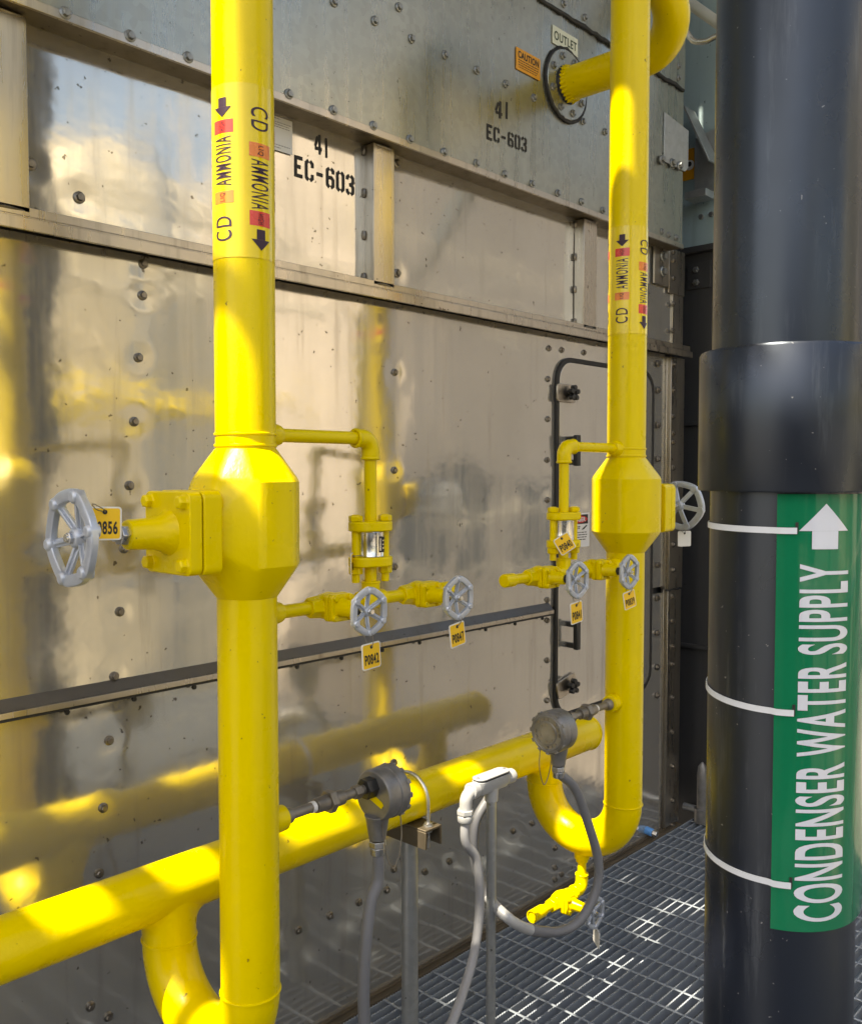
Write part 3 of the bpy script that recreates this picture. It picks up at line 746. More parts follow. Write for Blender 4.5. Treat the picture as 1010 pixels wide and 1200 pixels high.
def big_valve(label):
    t = thing('stop_valve', (0, 0, 0), label, 'valve', 'large stop valves on the yellow risers')
    pts = []
    for z in (HB, -HB):
        for k in range(40): pts.append(V(((R4+.001)*math.cos(2*PI*k/40), (R4+.001)*math.sin(2*PI*k/40), z+.010)))
    for z, r in ((HS+.004, .0925), (HS-.004, .0965), (-HS+.004, .0965), (-HS-.004, .0925)):
        for k in range(8):
            for dth in (-9, -3, 3, 9): th = rad(22.5+45*k+dth); rk = r*(1-.018*(abs(dth) > 5)-.0); pts.append(V((rk*math.cos(th), rk*math.sin(th), z+.010)))
    for a, b_ in rrect(.112, .112, .035): pts.append(V((-.100, a, b_)))
    body = MB().hull(pts); body.build('body', 'yellow paint', t, smooth=17, bevel=.0035)
    mb = MB().prism(rrect(.140, .140, .014), (-.134, 0, 0), (0, 1, 0), (0, 0, 1), (.036, 0, 0)); mb.build('body_flange', 'yellow paint', t, bevel=.0025)
    MB().prism(rrect(.128, .128, .01), (-.137, 0, 0), (0, 1, 0), (0, 0, 1), (.004, 0, 0)).build('gasket', 'black rubber', t)
    mb = MB().prism(rrect(.138, .138, .014), (-.160, 0, 0), (0, 1, 0), (0, 0, 1), (.0235, 0, 0))
    mb.lathe((-.158, 0, 0), (-1, 0, 0), [(0, .040), (.006, .036), (.016, .030), (.030, .0265), (.074, .0245), (.077, .022)], 28)
    mb.build('bonnet', 'yellow paint', t, bevel=.0025)
    for a in (-1, 1):
        for b_ in (-1, 1):
            MB().lathe((-.159, a*.052, b_*.052), (-1, 0, 0), [(0, .0145), (.002, .0145), (.0022, .0118), (.012, .0118), (.0145, .009)], 6).build('bonnet_bolt', 'yellow paint', t, bevel=.001)
    MB().hexa((-.234, 0, 0), (-1, 0, 0), .017, .014).hexa((-.2482, 0, 0), (-1, 0, 0), .011, .008).build('packing_nut', 'zinc', t, bevel=.0008)
    MB().cyl((-.25, 0, 0), (-.335, 0, 0), .0062, 14).build('stem', 'band steel', t)
    mb = MB(); c = handwheel(mb, (-.325, 0, 0), (-1, 0, 0), .0775, .0105, .18, .2)
    wh = mb.build('handwheel', 'aluminium wheel', t, smooth=40, bevel=.0012)
    MB().lathe((c.x+.006, 0, 0), (-1, 0, 0), [(0, .014), (.003, .014)], 18).hexa((c.x+.002, 0, 0), (-1, 0, 0), .0095, .009).build('wheel_nut', 'zinc', wh)
    # cast relief on the body: flow arrow and rating
    az = rad(180+72)
    def bf(u, v):
        th = az+u/.0905; return V((.0912*math.cos(th), .0912*math.sin(th), v))
    rel = MB()
    for sgn in (0,):
        rel2 = text_mb('400 V.00', -.036, .036, 0, .010, lambda u, v: bf(.040-v, u), 0, .004); rel.add(rel2.v, rel2.f)
    for ln in ([(-.004, .022), (-.004, .002), (.004, .002)], [(.004, .004), (.0, -.008), (-.007, -.001)]):
        P = [bf(a+.010, b_) for a, b_ in ln]; rel.tube(P, .0016, 6)
    rel.build('cast_mark', 'yellow paint', t, smooth=0)
    return t
bv = big_valve('stop valve on the nearer riser with grey handwheel facing left')
bv.location = (XL, YR, midL-.010)
bv2 = copy_tree(bv); bv2['label'] = 'stop valve on the farther riser with handwheel sticking out at right'
bv2.location = (XR, YR, midR-.010); bv2.rotation_euler = (0, 0, PI)

# ------------------------------------------------------------------ small bore bypass lines
rs = .0128
def small_valve(label):
    t = thing('globe_valve', (0, 0, 0), label, 'valve', 'small globe valves with grey handwheels')
    mb = MB()
    mb.lathe((-.052, 0, 0), (1, 0, 0), [(0, .020), (.0225, .022), (.030, .022)], 6, phase=.3)
    mb.lathe((.052, 0, 0), (-1, 0, 0), [(0, .020), (.0225, .022), (.030, .022)], 6, phase=.3)
    mb.lathe((-.030, 0, 0), (1, 0, 0), [(0, .019), (.012, .024), (.030, .027), (.048, .024), (.060, .019)], 20)
    mb.lathe((0, 0, 0), (0, -1, 0), [(0, .024), (.018, .024)], 20)
    mb.build('body', 'yellow paint', t, bevel=.0015)
    MB().prism(rrect(.054, .054, .008), (0, -.016, 0), (1, 0, 0), (0, 0, 1), (0, -.012, 0)).build('body_flange', 'yellow paint', t, bevel=.0015)
    mb = MB().prism(rrect(.053, .053, .008), (0, -.0295, 0), (1, 0, 0), (0, 0, 1), (0, -.012, 0))
    mb.lathe((0, -.041, 0), (0, -1, 0), [(0, .020), (.008, .0165), (.036, .0150), (.040, .013)], 20)
    mb.build('bonnet', 'yellow paint', t, bevel=.0015)
    for a in (-1, 1):
        for b_ in (-1, 1): MB().hexa((a*.019, -.041, b_*.019), (0, -1, 0), .0065, .006).build('bonnet_bolt', 'yellow paint', t)
    MB().hexa((0, -.080, 0), (0, -1, 0), .011, .009).build('packing_nut', 'black knob', t)
    MB().cyl((0, -.085, 0), (0, -.125, 0), .0045, 12).build('stem', 'band steel', t)
    mb = MB(); c = handwheel(mb, (0, -.115, 0), (0, -1, 0), .046, .0068, .16, .5)
    wh = mb.build('handwheel', 'aluminium wheel', t, smooth=40, bevel=.0008)
    MB().lathe((0, c.y+.005, 0), (0, -1, 0), [(0, .010), (.002, .010)], 16).hexa((0, c.y+.002, 0), (0, -1, 0), .006, .006).build('wheel_nut', 'zinc', wh)
    return t
def check_valve(label):
    t = thing('check_valve', (0, 0, 0), label, 'valve', 'flanged check valves on the bypass lines')
    def fl(z, s):
        ov = [(a, b_) for a, b_ in rrect(.092, .060, .028)]
        mb = MB().prism(ov, (0, 0, z), (1, 0, 0), (0, 1, 0), (0, 0, .020*s)); mb.build('flange', 'yellow paint', t, bevel=.003)
    fl(.026, 1); fl(-.026, -1)
    bd = MB().lathe((0, 0, -.0255), (0, 0, 1), [(0, .028), (.001, .0285), (.002, .028), (.049, .028), (.050, .0285), (.051, .028)], 40).build('body', 'band steel', t)
    lab = MB()
    az = rad(-60)
    def bf(u, v):
        th = az+u/.0284; return V((.0285*math.cos(th), .0285*math.sin(th), v))
    for u0, u1, v0, v1 in ((-.009, -.0065, -.016, .016), (-.0015, .001, -.016, .016), (-.0065, -.0015, .0125, .016), (-.0065, -.0015, -.016, -.0125), (.002, .012, .009, .015), (.002, .012, .001, .006), (.002, .009, -.006, -.002), (.002, .012, -.016, -.010)):
        vs = []
        for i in range(5): vs += [bf(u0+(u1-u0)*i/4, v0), bf(u0+(u1-u0)*i/4, v1)]
        lab.add(vs, [(2*i, 2*i+2, 2*i+3, 2*i+1) for i in range(4)])
    lab.build('printed_label', 'black ink', bd, fix=False)
    for s_ in (-1, 1):
        x = s_*.033
        st = MB().cyl((x, 0, -.078), (x, 0, .060), .0085, 14).hexa((x, 0, .0465), (0, 0, 1), .0145, .012).hexa((x, 0, -.046), (0, 0, -1), .0145, .015)
        st.build('stud', 'yellow paint', t, bevel=.0012)
    return t
def bypass(X, sgn, ztop, zbr, label, tail):
    t = thing('bypass_line', (X+sgn*.3, YR, zbr), label, 'pipe', 'small bore bypass lines round the stop valves')
    xt = X+sgn*.305
    mb = MB()
    mb.tube(fillet([V((X+sgn*.04, YR, ztop)), V((xt, YR, ztop)), V((xt, YR, zbr))], .028, 10), rs, 22)
    mb.build('bypass_pipe', 'yellow paint', t, smooth=50)
    e = MB().tube(fillet([V((xt-sgn*.040, YR, ztop)), V((xt, YR, ztop)), V((xt, YR, ztop-.040))], .024, 10), .0185, 22)
    e.torus((xt-sgn*.040, YR, ztop), (1, 0, 0), .0165, .004, 24, 8); e.torus((xt, YR, ztop-.040), (0, 0, 1), .0165, .004, 24, 8)
    e.build('elbow', 'yellow paint', t, smooth=50)
    b1 = MB().lathe((X+sgn*.044, YR, ztop), (sgn, 0, 0), [(0, .0225), (.022, .0205), (.030, .018), (.031, .014)], 24)
    b1.lathe((X+sgn*.044, YR, zbr), (sgn, 0, 0), [(0, .0225), (.022, .0205), (.030, .018), (.031, .014)], 24); b1.build('outlet_boss', 'yellow paint', t)
    MB().cyl((X+sgn*.05, YR, zbr), (X+sgn*tail, YR, zbr), rs, 22).build('branch_pipe', 'yellow paint', t)
    te = MB().cyl((xt-.034, YR, zbr), (xt+.034, YR, zbr), .0190, 24).cyl((xt, YR, zbr), (xt, YR, zbr+.036), .0190, 24)
    te.torus((xt, YR, zbr+.036), (0, 0, 1), .0175, .003, 24, 8); te.build('tee', 'yellow paint', t, bevel=.002)
    MB().cyl((X+sgn*(tail-.02), YR, zbr), (X+sgn*(tail+.018), YR, zbr), .0165, 24).build('end_cap', 'yellow paint', t, bevel=.003)
    return t
ztL, zbL = at(437, 514, YR).z, at(432, 703, YR).z
ztR, zbR = at(660, 523, YR).z, at(655, 672, YR).z
bypass(XL, 1, ztL, zbL, 'thin yellow bypass line on the right side of the nearer riser', .535)
bypass(XR, -1, ztR, zbR, 'thin yellow bypass line on the left side of the farther riser', .535)
cvL = check_valve('flanged check valve with silver band and black print, on the nearer bypass line')
cvL.location = (XL+.305, YR, at(437, 637, YR).z); cvL.rotation_euler = (0, 0, rad(-18))
cvR = copy_tree(cvL); cvR['label'] = 'flanged check valve with plain silver band, on the farther bypass line'
cvR.location = (XR-.305, YR, at(659, 621, YR).z); cvR.rotation_euler = (0, 0, rad(160))
xv = [(XL+.192, zbL, 'small globe valve nearest the nearer riser, tagged P0842'), (XL+.445, zbL, 'small globe valve at the far end of the nearer bypass, tagged P0847'),
      (XR-.412, zbR, 'small globe valve at the free end of the farther bypass, tagged P0841'), (XR-.172, zbR, 'small globe valve beside the farther riser, tagged P0839')]
sv0 = small_valve(xv[0][2]); svs = []
for i, (x, z, lb_) in enumerate(xv):
    o = sv0 if i == 0 else copy_tree(sv0)
    o.location = (x, YR, z); o['label'] = lb_; svs.append(o)
# drain under the far trap
xdv, ydv = XR, YR+UR
zu = UC-UR-R4
zdr = at(655, 1056, ydv).z
dr_ = thing('drain_line', (xdv, ydv, zu), 'short yellow drain elbow and nipple under the far trap bend', 'pipe')
MB().tube(fillet([V((xdv, ydv, zu+.03)), V((xdv, ydv, zdr)), V((xdv-.245, ydv, zdr))], .026, 10), rs, 20).build('drain_pipe', 'yellow paint', dr_, smooth=50)
MB().lathe((xdv, ydv, zu+.012), (0, 0, -1), [(0, .024), (.024, .0225), (.028, .018), (.034, .018)], 22).build('boss', 'yellow paint', dr_)
e = MB().tube(fillet([V((xdv, ydv, zdr+.040)), V((xdv, ydv, zdr)), V((xdv-.040, ydv, zdr))], .022, 10), .0185, 20)
e.torus((xdv, ydv, zdr+.040), (0, 0, 1), .0165, .004, 22, 8); e.torus((xdv-.040, ydv, zdr), (1, 0, 0), .0165, .004, 22, 8); e.build('elbow', 'yellow paint', dr_, smooth=50)
mb = MB().lathe((xdv-.19, ydv, zdr), (-1, 0, 0), [(0, .0145), (.01, .0175), (.058, .0175)], 22, False)
mb.lathe((xdv-.19, ydv, zdr), (-1, 0, 0), [(.058, .0175), (.058, .0145), (.02, .0140), (.02, .001)], 22, False); mb.build('open_end', 'yellow paint', dr_)
dv = copy_tree(sv0); dv.location = (xdv-.108, ydv, zdr); dv['label'] = 'small globe valve hanging under the trap just above the grating'; svs.append(dv)

# ------------------------------------------------------------------ tags
def valve_tag(p, ax, text, label, tilt=0., hang=None, blank=False, size=.047):
    """p: hole of the tag, ax: horizontal direction of its width"""
    p = V(p); t = thing('valve_tag', p, label, 'tag', 'plastic tags wired to the valves')
    ax = V(ax).normalized(); nz = V((0, 0, 1)); nrm = ax.cross(nz)
    rot = Matrix.Rotation(tilt, 3, nrm); u = rot @ ax; w = rot @ nz
    s_ = size; o = p-w*(s_*.36)
    MB().prism(rrect(s_, s_*1.05, s_*.1), o, u, w, -nrm*.0016).build('plate', 'tag white', t, bevel=.0003)
    fc = t
    if not blank:
        fc = MB().prism(rrect(s_*.90, s_*.95, s_*.07), o+nrm*.0001, u, w, nrm*.0005).build('face', 'tag yellow', t)
        f = lambda a, b_: o+nrm*.0011+u*a+w*b_
        text_mb(text, -s_*.38, s_*.38, -s_*.34, s_*.08, f, .03).build('lettering', 'black ink', fc, smooth=0, fix=False)
    MB().lathe(p+nrm*.0008, nrm, [(0, s_*.075), (.0004, s_*.075)], 12).build('eyelet', 'black ink', t)
    if hang is not None:
        hang = V(hang); d = hang-p
        k = [p+nrm*.002, p+d*.35+u*.005+nrm*.004, hang+u*.004+nrm*.006, hang-nrm*.010, p+d*.35-u*.006-nrm*.002, p-nrm*.003]
        MB().tube(spline(k, 8), .0008, 6).build('wire', 'brown nipple', t)
    return t
XA = V((1, 0, 0))
def wheel_c(o): return V(o.location)+V((0, -.115, 0))
wc = wheel_c(svs[0]); valve_tag(wc+V((.0, -.005, -.066)), XA, 'P0842', 'yellow tag P0842 hanging under the handwheel next to the nearer riser', .06, wc+V((-.004, 0, -.040)))
wc = wheel_c(svs[1]); valve_tag(wc+V((-.010, -.005, -.058)), XA, 'P0847', 'yellow tag P0847 hanging under the far handwheel of the nearer bypass', .14, wc+V((.0, 0, -.040)))
wc = wheel_c(svs[2]); valve_tag(wc+V((-.012, -.005, -.060)), XA, 'P0841', 'yellow tag P0841 hanging below the left handwheel of the farther bypass', .10, wc+V((-.004, 0, -.040)), size=.05)
wc = wheel_c(svs[3]); valve_tag(wc+V((-.010, -.005, -.056)), V((1, -.2, 0)), 'P0839', 'tilted yellow tag P0839 hanging in front of the farther riser', .22, wc+V((.0, 0, -.040)), size=.044)
# tag flat behind the big wheel of the nearer valve
wv = V((XL-.325, YR, midL-.010))
valve_tag(at(123, 600, YR-.012), V((1, -.45, 0)), 'P0856', 'yellow tag P0856 half hidden behind the big left handwheel', -.02, wv+V((.012, -.045, .052)), size=.050)
wv = V((XR+.325, YR, midR))
valve_tag(at(802, 625, YR), V((1, -.6, 0)), '', 'blank white tag hanging below the far right handwheel', 0., wv+V((.0, .0, -.070)), True, .046)
# tag on the far check valve stud, twisted
cs = V(cvR.location)
valve_tag(cs+V((-.055, -.032, -.018)), V((1, -.75, 0)), 'P0840', 'yellow tag twisted diagonally on the flange of the farther check valve', .55, cs+V((-.036, -.012, -.016)), size=.044)
# edge-on tag on the near check valve
cs = V(cvL.location)
vt = valve_tag(cs+V((-.054, -.004, -.022)), V((.74, .67, 0)), 'P0843', 'tag seen edge on at the left of the nearer check valve', 0., cs+V((-.030, .0, -.022)), size=.040)
wc = wheel_c(svs[4]); valve_tag(wc+V((.004, -.005, -.052)), V((.6, .8, 0)), '', 'white tag hanging from the drain valve handwheel near the floor', .1, wc+V((.0, 0, -.036)), True, .048)

# ------------------------------------------------------------------ pressure transmitters
def transmitter(label):
    t = thing('pressure_transmitter', (0, 0, 0), label, 'sensor', 'round grey pressure transmitters')
    x0 = R4-.006
    MB().lathe((x0, 0, 0), (1, 0, 0), [(0, .0245), (.030, .0235), (.032, .019)], 24).build('boss', 'yellow paint', t)
    mb = MB().cyl((x0+.030, 0, 0), (.335, 0, .0), .0098, 18)
    mb.lathe((x0+.0325, 0, 0), (1, 0, 0), [(0, .0165), (.012, .0155), (.018, .012)], 18)
    mb.hexa((.185, 0, 0), (1, 0, 0), .0235, .017, .2).lathe((.155, 0, 0), (1, 0, 0), [(0, .0145), (.03, .0155)], 18).lathe((.202, 0, 0), (1, 0, 0), [(0, .0155), (.024, .0145)], 18)
    mb.hexa((.255, 0, 0), (1, 0, 0), .0145, .02, .2)
    mb.build('nipple', 'brown nipple', t, bevel=.001)
    MB().lathe((.1445, 0, 0), (1, 0, 0), [(0, .0112), (.009, .0112)], 18).build('thread_tape', 'tag white', t)
    MB().hexa((.283, 0, 0), (1, 0, 0), .022, .03, .15).build('gland_nut', 'black knob', t, bevel=.001)
    xb = .308; cz = -.020
    hs = MB().lathe((xb, 0, cz), (1, 0, 0), [(0, .030), (.001, .050), (.006, .0535), (.032, .0535), (.033, .0515), (.035, .0515), (.036, .0545), (.058, .0545), (.064, .050)], 40)
    hs.build('housing', 'cast grey', t, bevel=.001)
    cap = MB().lathe((xb+.0642, 0, cz), (1, 0, 0), [(-.002, .048), (.002, .047), (.003, .043), (.001, .042), (.001, .030), (.0025, .029), (.0025, .001)], 40)
    for k in range(12):
        th = 2*PI*k/12; cap.obox((xb+.0585, .0535*math.cos(th), cz+.0535*math.sin(th)), (1, 0, 0), (0, math.cos(th), math.sin(th)), (0, -math.sin(th), math.cos(th)), .010, .005, .010)
    cp_ = cap.build('cap', 'cast grey', t, bevel=.0008)
    rb = MB()
    for r_ in (.036, .022):
        for k in range(16):
            if k % 4 == 3: continue
            th = 2*PI*k/16; rb.obox((xb+.0665, r_*math.cos(th), cz+r_*math.sin(th)), (1, 0, 0), (0, math.cos(th), math.sin(th)), (0, -math.sin(th), math.cos(th)), .002, .006, r_*.22)
    rb.build('raised_rim_marks', 'brown nipple', cp_)
    MB().lathe((xb+.014, 0, cz-.042), (0, 0, -1), [(0, .027), (.012, .024), (.045, .0185), (.052, .0175), (.053, .015)], 24).build('cable_hub', 'cast grey', t, bevel=.001)
    MB().hexa((xb+.014, 0, cz-.097), (0, 0, -1), .0185, .014).lathe((xb+.014, 0, cz-.111), (0, 0, -1), [(0, .0155), (.016, .0145)], 18).build('conduit_connector', 'zinc', t, bevel=.001)
    ch = MB().tube(spline([V((xb+.052, -.030, cz-.043)), V((xb+.050, -.034, cz-.10)), V((xb+.03, -.034, cz-.150)), V((xb+.012, -.03, cz-.12)), V((xb+.004, -.024, cz-.05))], 12), .0013, 6)
    ch.build('chain', 'brown nipple', t)
    return t
zsL = at(335, 957, YR).z; zsR = at(712, 826, YR).z
txL = transmitter('grey transmitter seen from its threaded back, on the nearer riser, in front of the header')
txL.location = (XL, YR, zsL)
txR = copy_tree(txL); txR['label'] = 'grey transmitter with round screw cap facing left, on the farther riser'
txR.location = (XR, YR, zsR); txR.rotation_euler = (0, 0, PI)
conL = V((XL+.308+.014, YR, zsL-.020-.120)); conR = V((XR-.322, YR, zsR-.020-.120))
for nm in ('housing',): pass
# yellow paint daub left on the back of the near housing
ch = [c for c in txL.children if c.name.startswith('housing')][0]
MB().prism([(-.016, -.010), (.028, -.026), (.034, -.018), (.030, -.012), (.006, -.002), (-.012, .002)], V((XL+.3072, YR, zsL-.014)), (0, -1, 0), (0, 0, 1), (-.0008, 0, 0)).build('paint_daub', 'yellow paint', ch)

# ------------------------------------------------------------------ flexible conduits and their stand
rc = .0125
def conduit(name, pts, label, r=rc, mat='conduit grey'):
    o = thing(name, pts[0], label, 'conduit', 'flexible conduits of the transmitters')
    path_ = spline(pts, 16)
    MB().tube(path_, r, 18).build('sheath', mat, o)
    return o, path_
c0, _p = conduit('flexible_conduit', [conL+V((0, 0, .005)), conL+V((0, -.002, -.06)), at(434, 1060, YR-.01), at(427, 1130, YR-.02), at(427, 1200, YR-.02), at(436, 1290, YR-.02)], 'dark grey conduit hanging straight down from the back-facing transmitter')
YS = 1.45
ps = at(575.5, 1000, YS); xs_ = ps.x
zlb = at(576, 918, YS).z
st = thing('conduit_stand', (xs_, YS, 0), 'slim pale grey conduit post topped by an oblong junction fitting', 'post')
MB().cyl((xs_, YS, 0), (xs_, YS, zlb-.01), .0122, 20).build('post', 'galvanised steel', st)
MB().lathe((xs_, YS, 0), (0, 0, 1), [(0, .045), (.006, .045), (.007, .02), (.03, .018)], 20).build('base_plate', 'galvanised steel', st)
MB().lathe((xs_, YS, zlb-.045), (0, 0, 1), [(0, .0165), (.03, .0175), (.05, .018)], 20).build('hub', 'white fitting', st, bevel=.001)
fb = MB().hull([V((xs_+a, YS+b_, zlb+z_)) for z_, k in ((.017, 1.), (-.004, 1.), (-.017, .62)) for a, b_ in [(a*(1 if k == 1 else .9), b_*k) for a, b_ in rrect(.125, .040, .018)]])
ftg = fb.build('junction_fitting', 'white fitting', st, bevel=.002)
MB().prism(rrect(.124, .041, .019), (xs_, YS, zlb+.0215), (1, 0, 0), (0, 1, 0), (0, 0, .0035)).build('cover_plate', 'white fitting', ftg, bevel=.001)
MB().prism(rrect(.118, .037, .017), (xs_, YS, zlb+.0165), (1, 0, 0), (0, 1, 0), (0, 0, .005)).build('cover_gasket', 'black rubber', ftg)
for s_ in (-1, 1): MB().lathe((xs_+s_*.052, YS, zlb+.0248), (0, 0, 1), [(0, .004), (.0015, .0035)], 10).build('screw', 'zinc', ftg)
MB().lathe((xs_+.058, YS, zlb), (1, 0, 0), [(0, .016), (.01, .0185), (.026, .0185), (.030, .015)], 20).build('end_plug', 'white fitting', st, bevel=.001)
el = MB().tube(fillet([V((xs_-.055, YS, zlb)), V((xs_-.098, YS, zlb-.004)), V((xs_-.101, YS, zlb-.055))], .022, 10), .0155, 20)
el.lathe((xs_-.060, YS, zlb), (-1, 0, 0), [(0, .0195), (.022, .0205), (.024, .018)], 20)
el.build('connector_elbow', 'white fitting', st, bevel=.001)
el = MB().hexa((xs_-.101, YS, zlb-.040), (0, 0, -1), .0215, .014, .2).lathe((xs_-.101, YS, zlb-.054), (0, 0, -1), [(0, .0185), (.004, .0195), (.014, .019), (.018, .0165)], 20)
el.build('compression_nut', 'white fitting', st, bevel=.0012)
e0 = V((xs_-.101, YS, zlb-.07))
c1_, _p = conduit('flexible_conduit', [e0+V((0, 0, .008)), e0+V((.0, -.002, -.05)), at(559, 1010, YS-.01), at(562, 1060, YS-.015), at(556, 1115, YS-.02), at(541, 1168, YS-.04), at(520, 1222, YS-.08), at(490, 1290, YS-.14)], 'pale grey conduit dropping from the junction fitting elbow to the floor', .0116, 'conduit pale')
c2_, lp_ = conduit('flexible_conduit', [conR+V((0, 0, .005)), at(674, 925, YR-.01), at(689, 965, YR-.02), at(701, 1010, YR-.03), at(698, 1045, YR-.03), at(680, 1078, YR-.02), at(655, 1092, YR), at(622, 1090, YR+.02), at(595, 1076, YR+.04), at(570, 1048, YS+.03), at(556, 1005, YS+.04), at(557, 965, YS+.04), at(573, 935, YS+.03)], 'grey conduit looping down in a U from the screw-capped transmitter')
# sunlit stretch of the loop painted pale, and the coupling
i0 = min(range(len(lp_)), key=lambda i: (lp_[i]-at(622, 1090, YR+.02)).length); i1 = min(range(len(lp_)), key=lambda i: (lp_[i]-at(573, 1052, YS+.035)).length)
MB().tube(lp_[i0:i1+1], rc+.0012, 18).build('lit_stretch', 'white fitting', c2_)
for j in (i0-10,): MB().tube(lp_[j:i0+1], rc+.0020, 18).build('black_sleeve', 'conduit grey', c2_)

# ------------------------------------------------------------------ support post of the header
pp_ = at(480, 1000, YH)
sp_ = thing('pipe_support', (pp_.x, YH, 0), 'rust-stained grey steel post with channel bracket and U-bolt carrying the header', 'support')
zt_ = ZH-.0565
MB().cyl((pp_.x, YH, 0), (pp_.x, YH, zt_-.05), .0215, 24).build('post', 'galvanised steel', sp_)
chn = MB().box((pp_.x-.03, YH-.085, zt_-.006), (pp_.x+.03, YH+.085, zt_)).box((pp_.x-.03, YH-.085, zt_-.05), (pp_.x-.0245, YH+.085, zt_-.0061)).box((pp_.x+.0245, YH-.085, zt_-.05), (pp_.x+.03, YH+.085, zt_-.0061))
chn.build('channel_bracket', 'stained shaded trim', sp_, bevel=.001)
ubp = [V((pp_.x, YH-.066, zt_-.055)), V((pp_.x, YH-.066, ZH))]
for k in range(1, 17): ubp.append(V((pp_.x, YH-.066*math.cos(PI*k/16), ZH+.066*math.sin(PI*k/16))))
ubp.append(V((pp_.x, YH+.066, zt_-.055)))
MB().tube(ubp, .0048, 12).build('u_bolt', 'zinc', sp_)
for s_ in (-1, 1):
    MB().hexa((pp_.x, YH+s_*.066, zt_+.0005), (0, 0, 1), .0115, .008).hexa((pp_.x, YH+s_*.066, zt_-.0065), (0, 0, -1), .0115, .009).lathe((pp_.x, YH+s_*.066, zt_+.0003), (0, 0, 1), [(0, .014), (.002, .014)], 16).build('nut', 'zinc', sp_)

# ------------------------------------------------------------------ black condenser water pipe
BD, BR = 1.5, .1092
BA = rad(21.78)
bx_, by_ = BD*math.cos(BA), BD*math.sin(BA)
def bz(y, dd=1.30): return CAMZ+(552.8-y)/1080*dd
bpz = thing('water_pipe', (bx_, by_, 0), 'thick black vertical water pipe with wide coupling sleeve at right', 'pipe')
MB().cyl((bx_, by_, -1.2), (bx_, by_, 4.6), BR, 72).build('pipe', 'black pipe plastic', bpz)
MB().lathe((bx_, by_, bz(577, 1.28)), (0, 0, 1), [(0, BR+.001), (0, BR+.017), (.002, BR+.0185), (.205, BR+.0185), (.209, BR+.016), (.211, BR+.001)], 72, False).build('coupling_sleeve', 'black pipe plastic', bpz)
baz = BA+PI
def bm2(u, z, R): return V((bx_+R*math.cos(baz+u/BR), by_+R*math.sin(baz+u/BR), z))
mk = thing('pipe_marker_sign', bm2(.05, 1.1, BR), 'green plastic sign reading CONDENSER WATER SUPPLY wrapped on the black pipe', 'sign')
z0_, z1_ = bz(1101, 1.295), bz(579, 1.29)
mb = MB(); n_ = 40; nz_ = 24
ua, ub_ = -.010, .232
vs = []; fs = []
for j in range(nz_+1):
    for i in range(n_+1):
        u = ua+(ub_-ua)*i/n_; lift = .003+.020*max(0, (u-.135)/.1)**1.5*(1+.5*math.sin(j*.5))
        vs.append(bm2(u, z0_+(z1_-z0_)*j/nz_, BR+lift))
for j in range(nz_):
    for i in range(n_): a = j*(n_+1)+i; fs.append((a, a+1, a+n_+2, a+n_+1))
nv = len(vs); vs += [V(p_)-(V((p_.x-bx_, p_.y-by_, 0)).normalized()*.0012) for p_ in vs]
fs += [tuple(reversed([i+nv for i in f])) for f in fs]
edge = [i for i in range(n_+1)]+[j*(n_+1)+n_ for j in range(1, nz_+1)]+[nz_*(n_+1)+i for i in range(n_-1, -1, -1)]+[j*(n_+1) for j in range(nz_-1, 0, -1)]
for i in range(len(edge)): a, b_ = edge[i], edge[(i+1) % len(edge)]; fs.append((b_, a, a+nv, b_+nv))
mb.add(vs, fs); mb.build('sheet', 'marker green', mk, smooth=50)
fnm = lambda a, b_: bm2(.0565-b_, a, BR+.0040)
zt0, zt1 = bz(1084, 1.305), bz(660, 1.305)
text_mb('CONDENSER WATER SUPPLY', zt0, zt1, -.037, .037, fnm, .022, .004).build('lettering', 'marker white', mk, smooth=50, fix=False)
za_, zb_ = bz(590, 1.30), bz(643, 1.30)
ar = MB(); 
def strip(us, lo, hi):
    vs = []
    for u in us: vs += [bm2(u, lo(u), BR+.0040), bm2(u, hi(u), BR+.0040)]
    ar.add(vs, [(2*i, 2*i+2, 2*i+3, 2*i+1) for i in range(len(us)-1)])
zm = zb_+(za_-zb_)*.40; uc_ = .0545
strip([uc_-.019+.038*i/8 for i in range(9)], lambda u: zb_, lambda u: zm)
strip([uc_-.036+.072*i/16 for i in range(17)], lambda u: zm+.0001, lambda u: zm+.0002+(za_-zm)*(1-abs(u-uc_)/.036))
ar.build('arrow', 'marker white', mk, smooth=50, fix=False)
for yy, tl, lb_ in ((622, .002, 'topmost white zip tie round the black pipe below the sleeve'), (838, .012, 'middle white zip tie round the black pipe at the sign'), (1046, .008, 'lowest white zip tie round the black pipe near the bottom of the sign')):
    zc = bz(yy, 1.292)
    zt2 = thing('zip_tie', bm2(.0, zc, BR), lb_, 'zip tie', 'white zip ties holding the green sign')
    vs = []; fs = []
    n_ = 60
    for i in range(n_+1):
        u = .0155-(2*PI*BR-.24)*i/n_; th_ = -u/BR
        R1 = BR+.0013+(.0040 if i < 4 else 0)
        z = zc+tl*(1-math.cos(min(PI, th_*1.0)))*.8; hw = .0044
        for R_, zz in ((R1, z-hw), (R1+.0016, z-hw), (R1+.0016, z+hw), (R1, z+hw)): vs.append(bm2(u, zz, R_))
    for i in range(n_):
        for k in range(4): k2 = (k+1) % 4; fs.append((4*i+k, 4*i+4+k, 4*i+4+k2, 4*i+k2))
    fs += [(0, 1, 2, 3), tuple(4*n_+k for k in (3, 2, 1, 0))]
    MB().add(vs, fs).build('strap', 'zip tie', zt2, smooth=35)
    mb = MB().obox(bm2(.0155, zc+.004, BR+.0046), bm2(.0165, 0, 1)-bm2(.0145, 0, 1), V((math.cos(baz), math.sin(baz), 0)), (0, 0, 1), .004, .0006, .016); mb.build('slot', 'black ink', zt2)

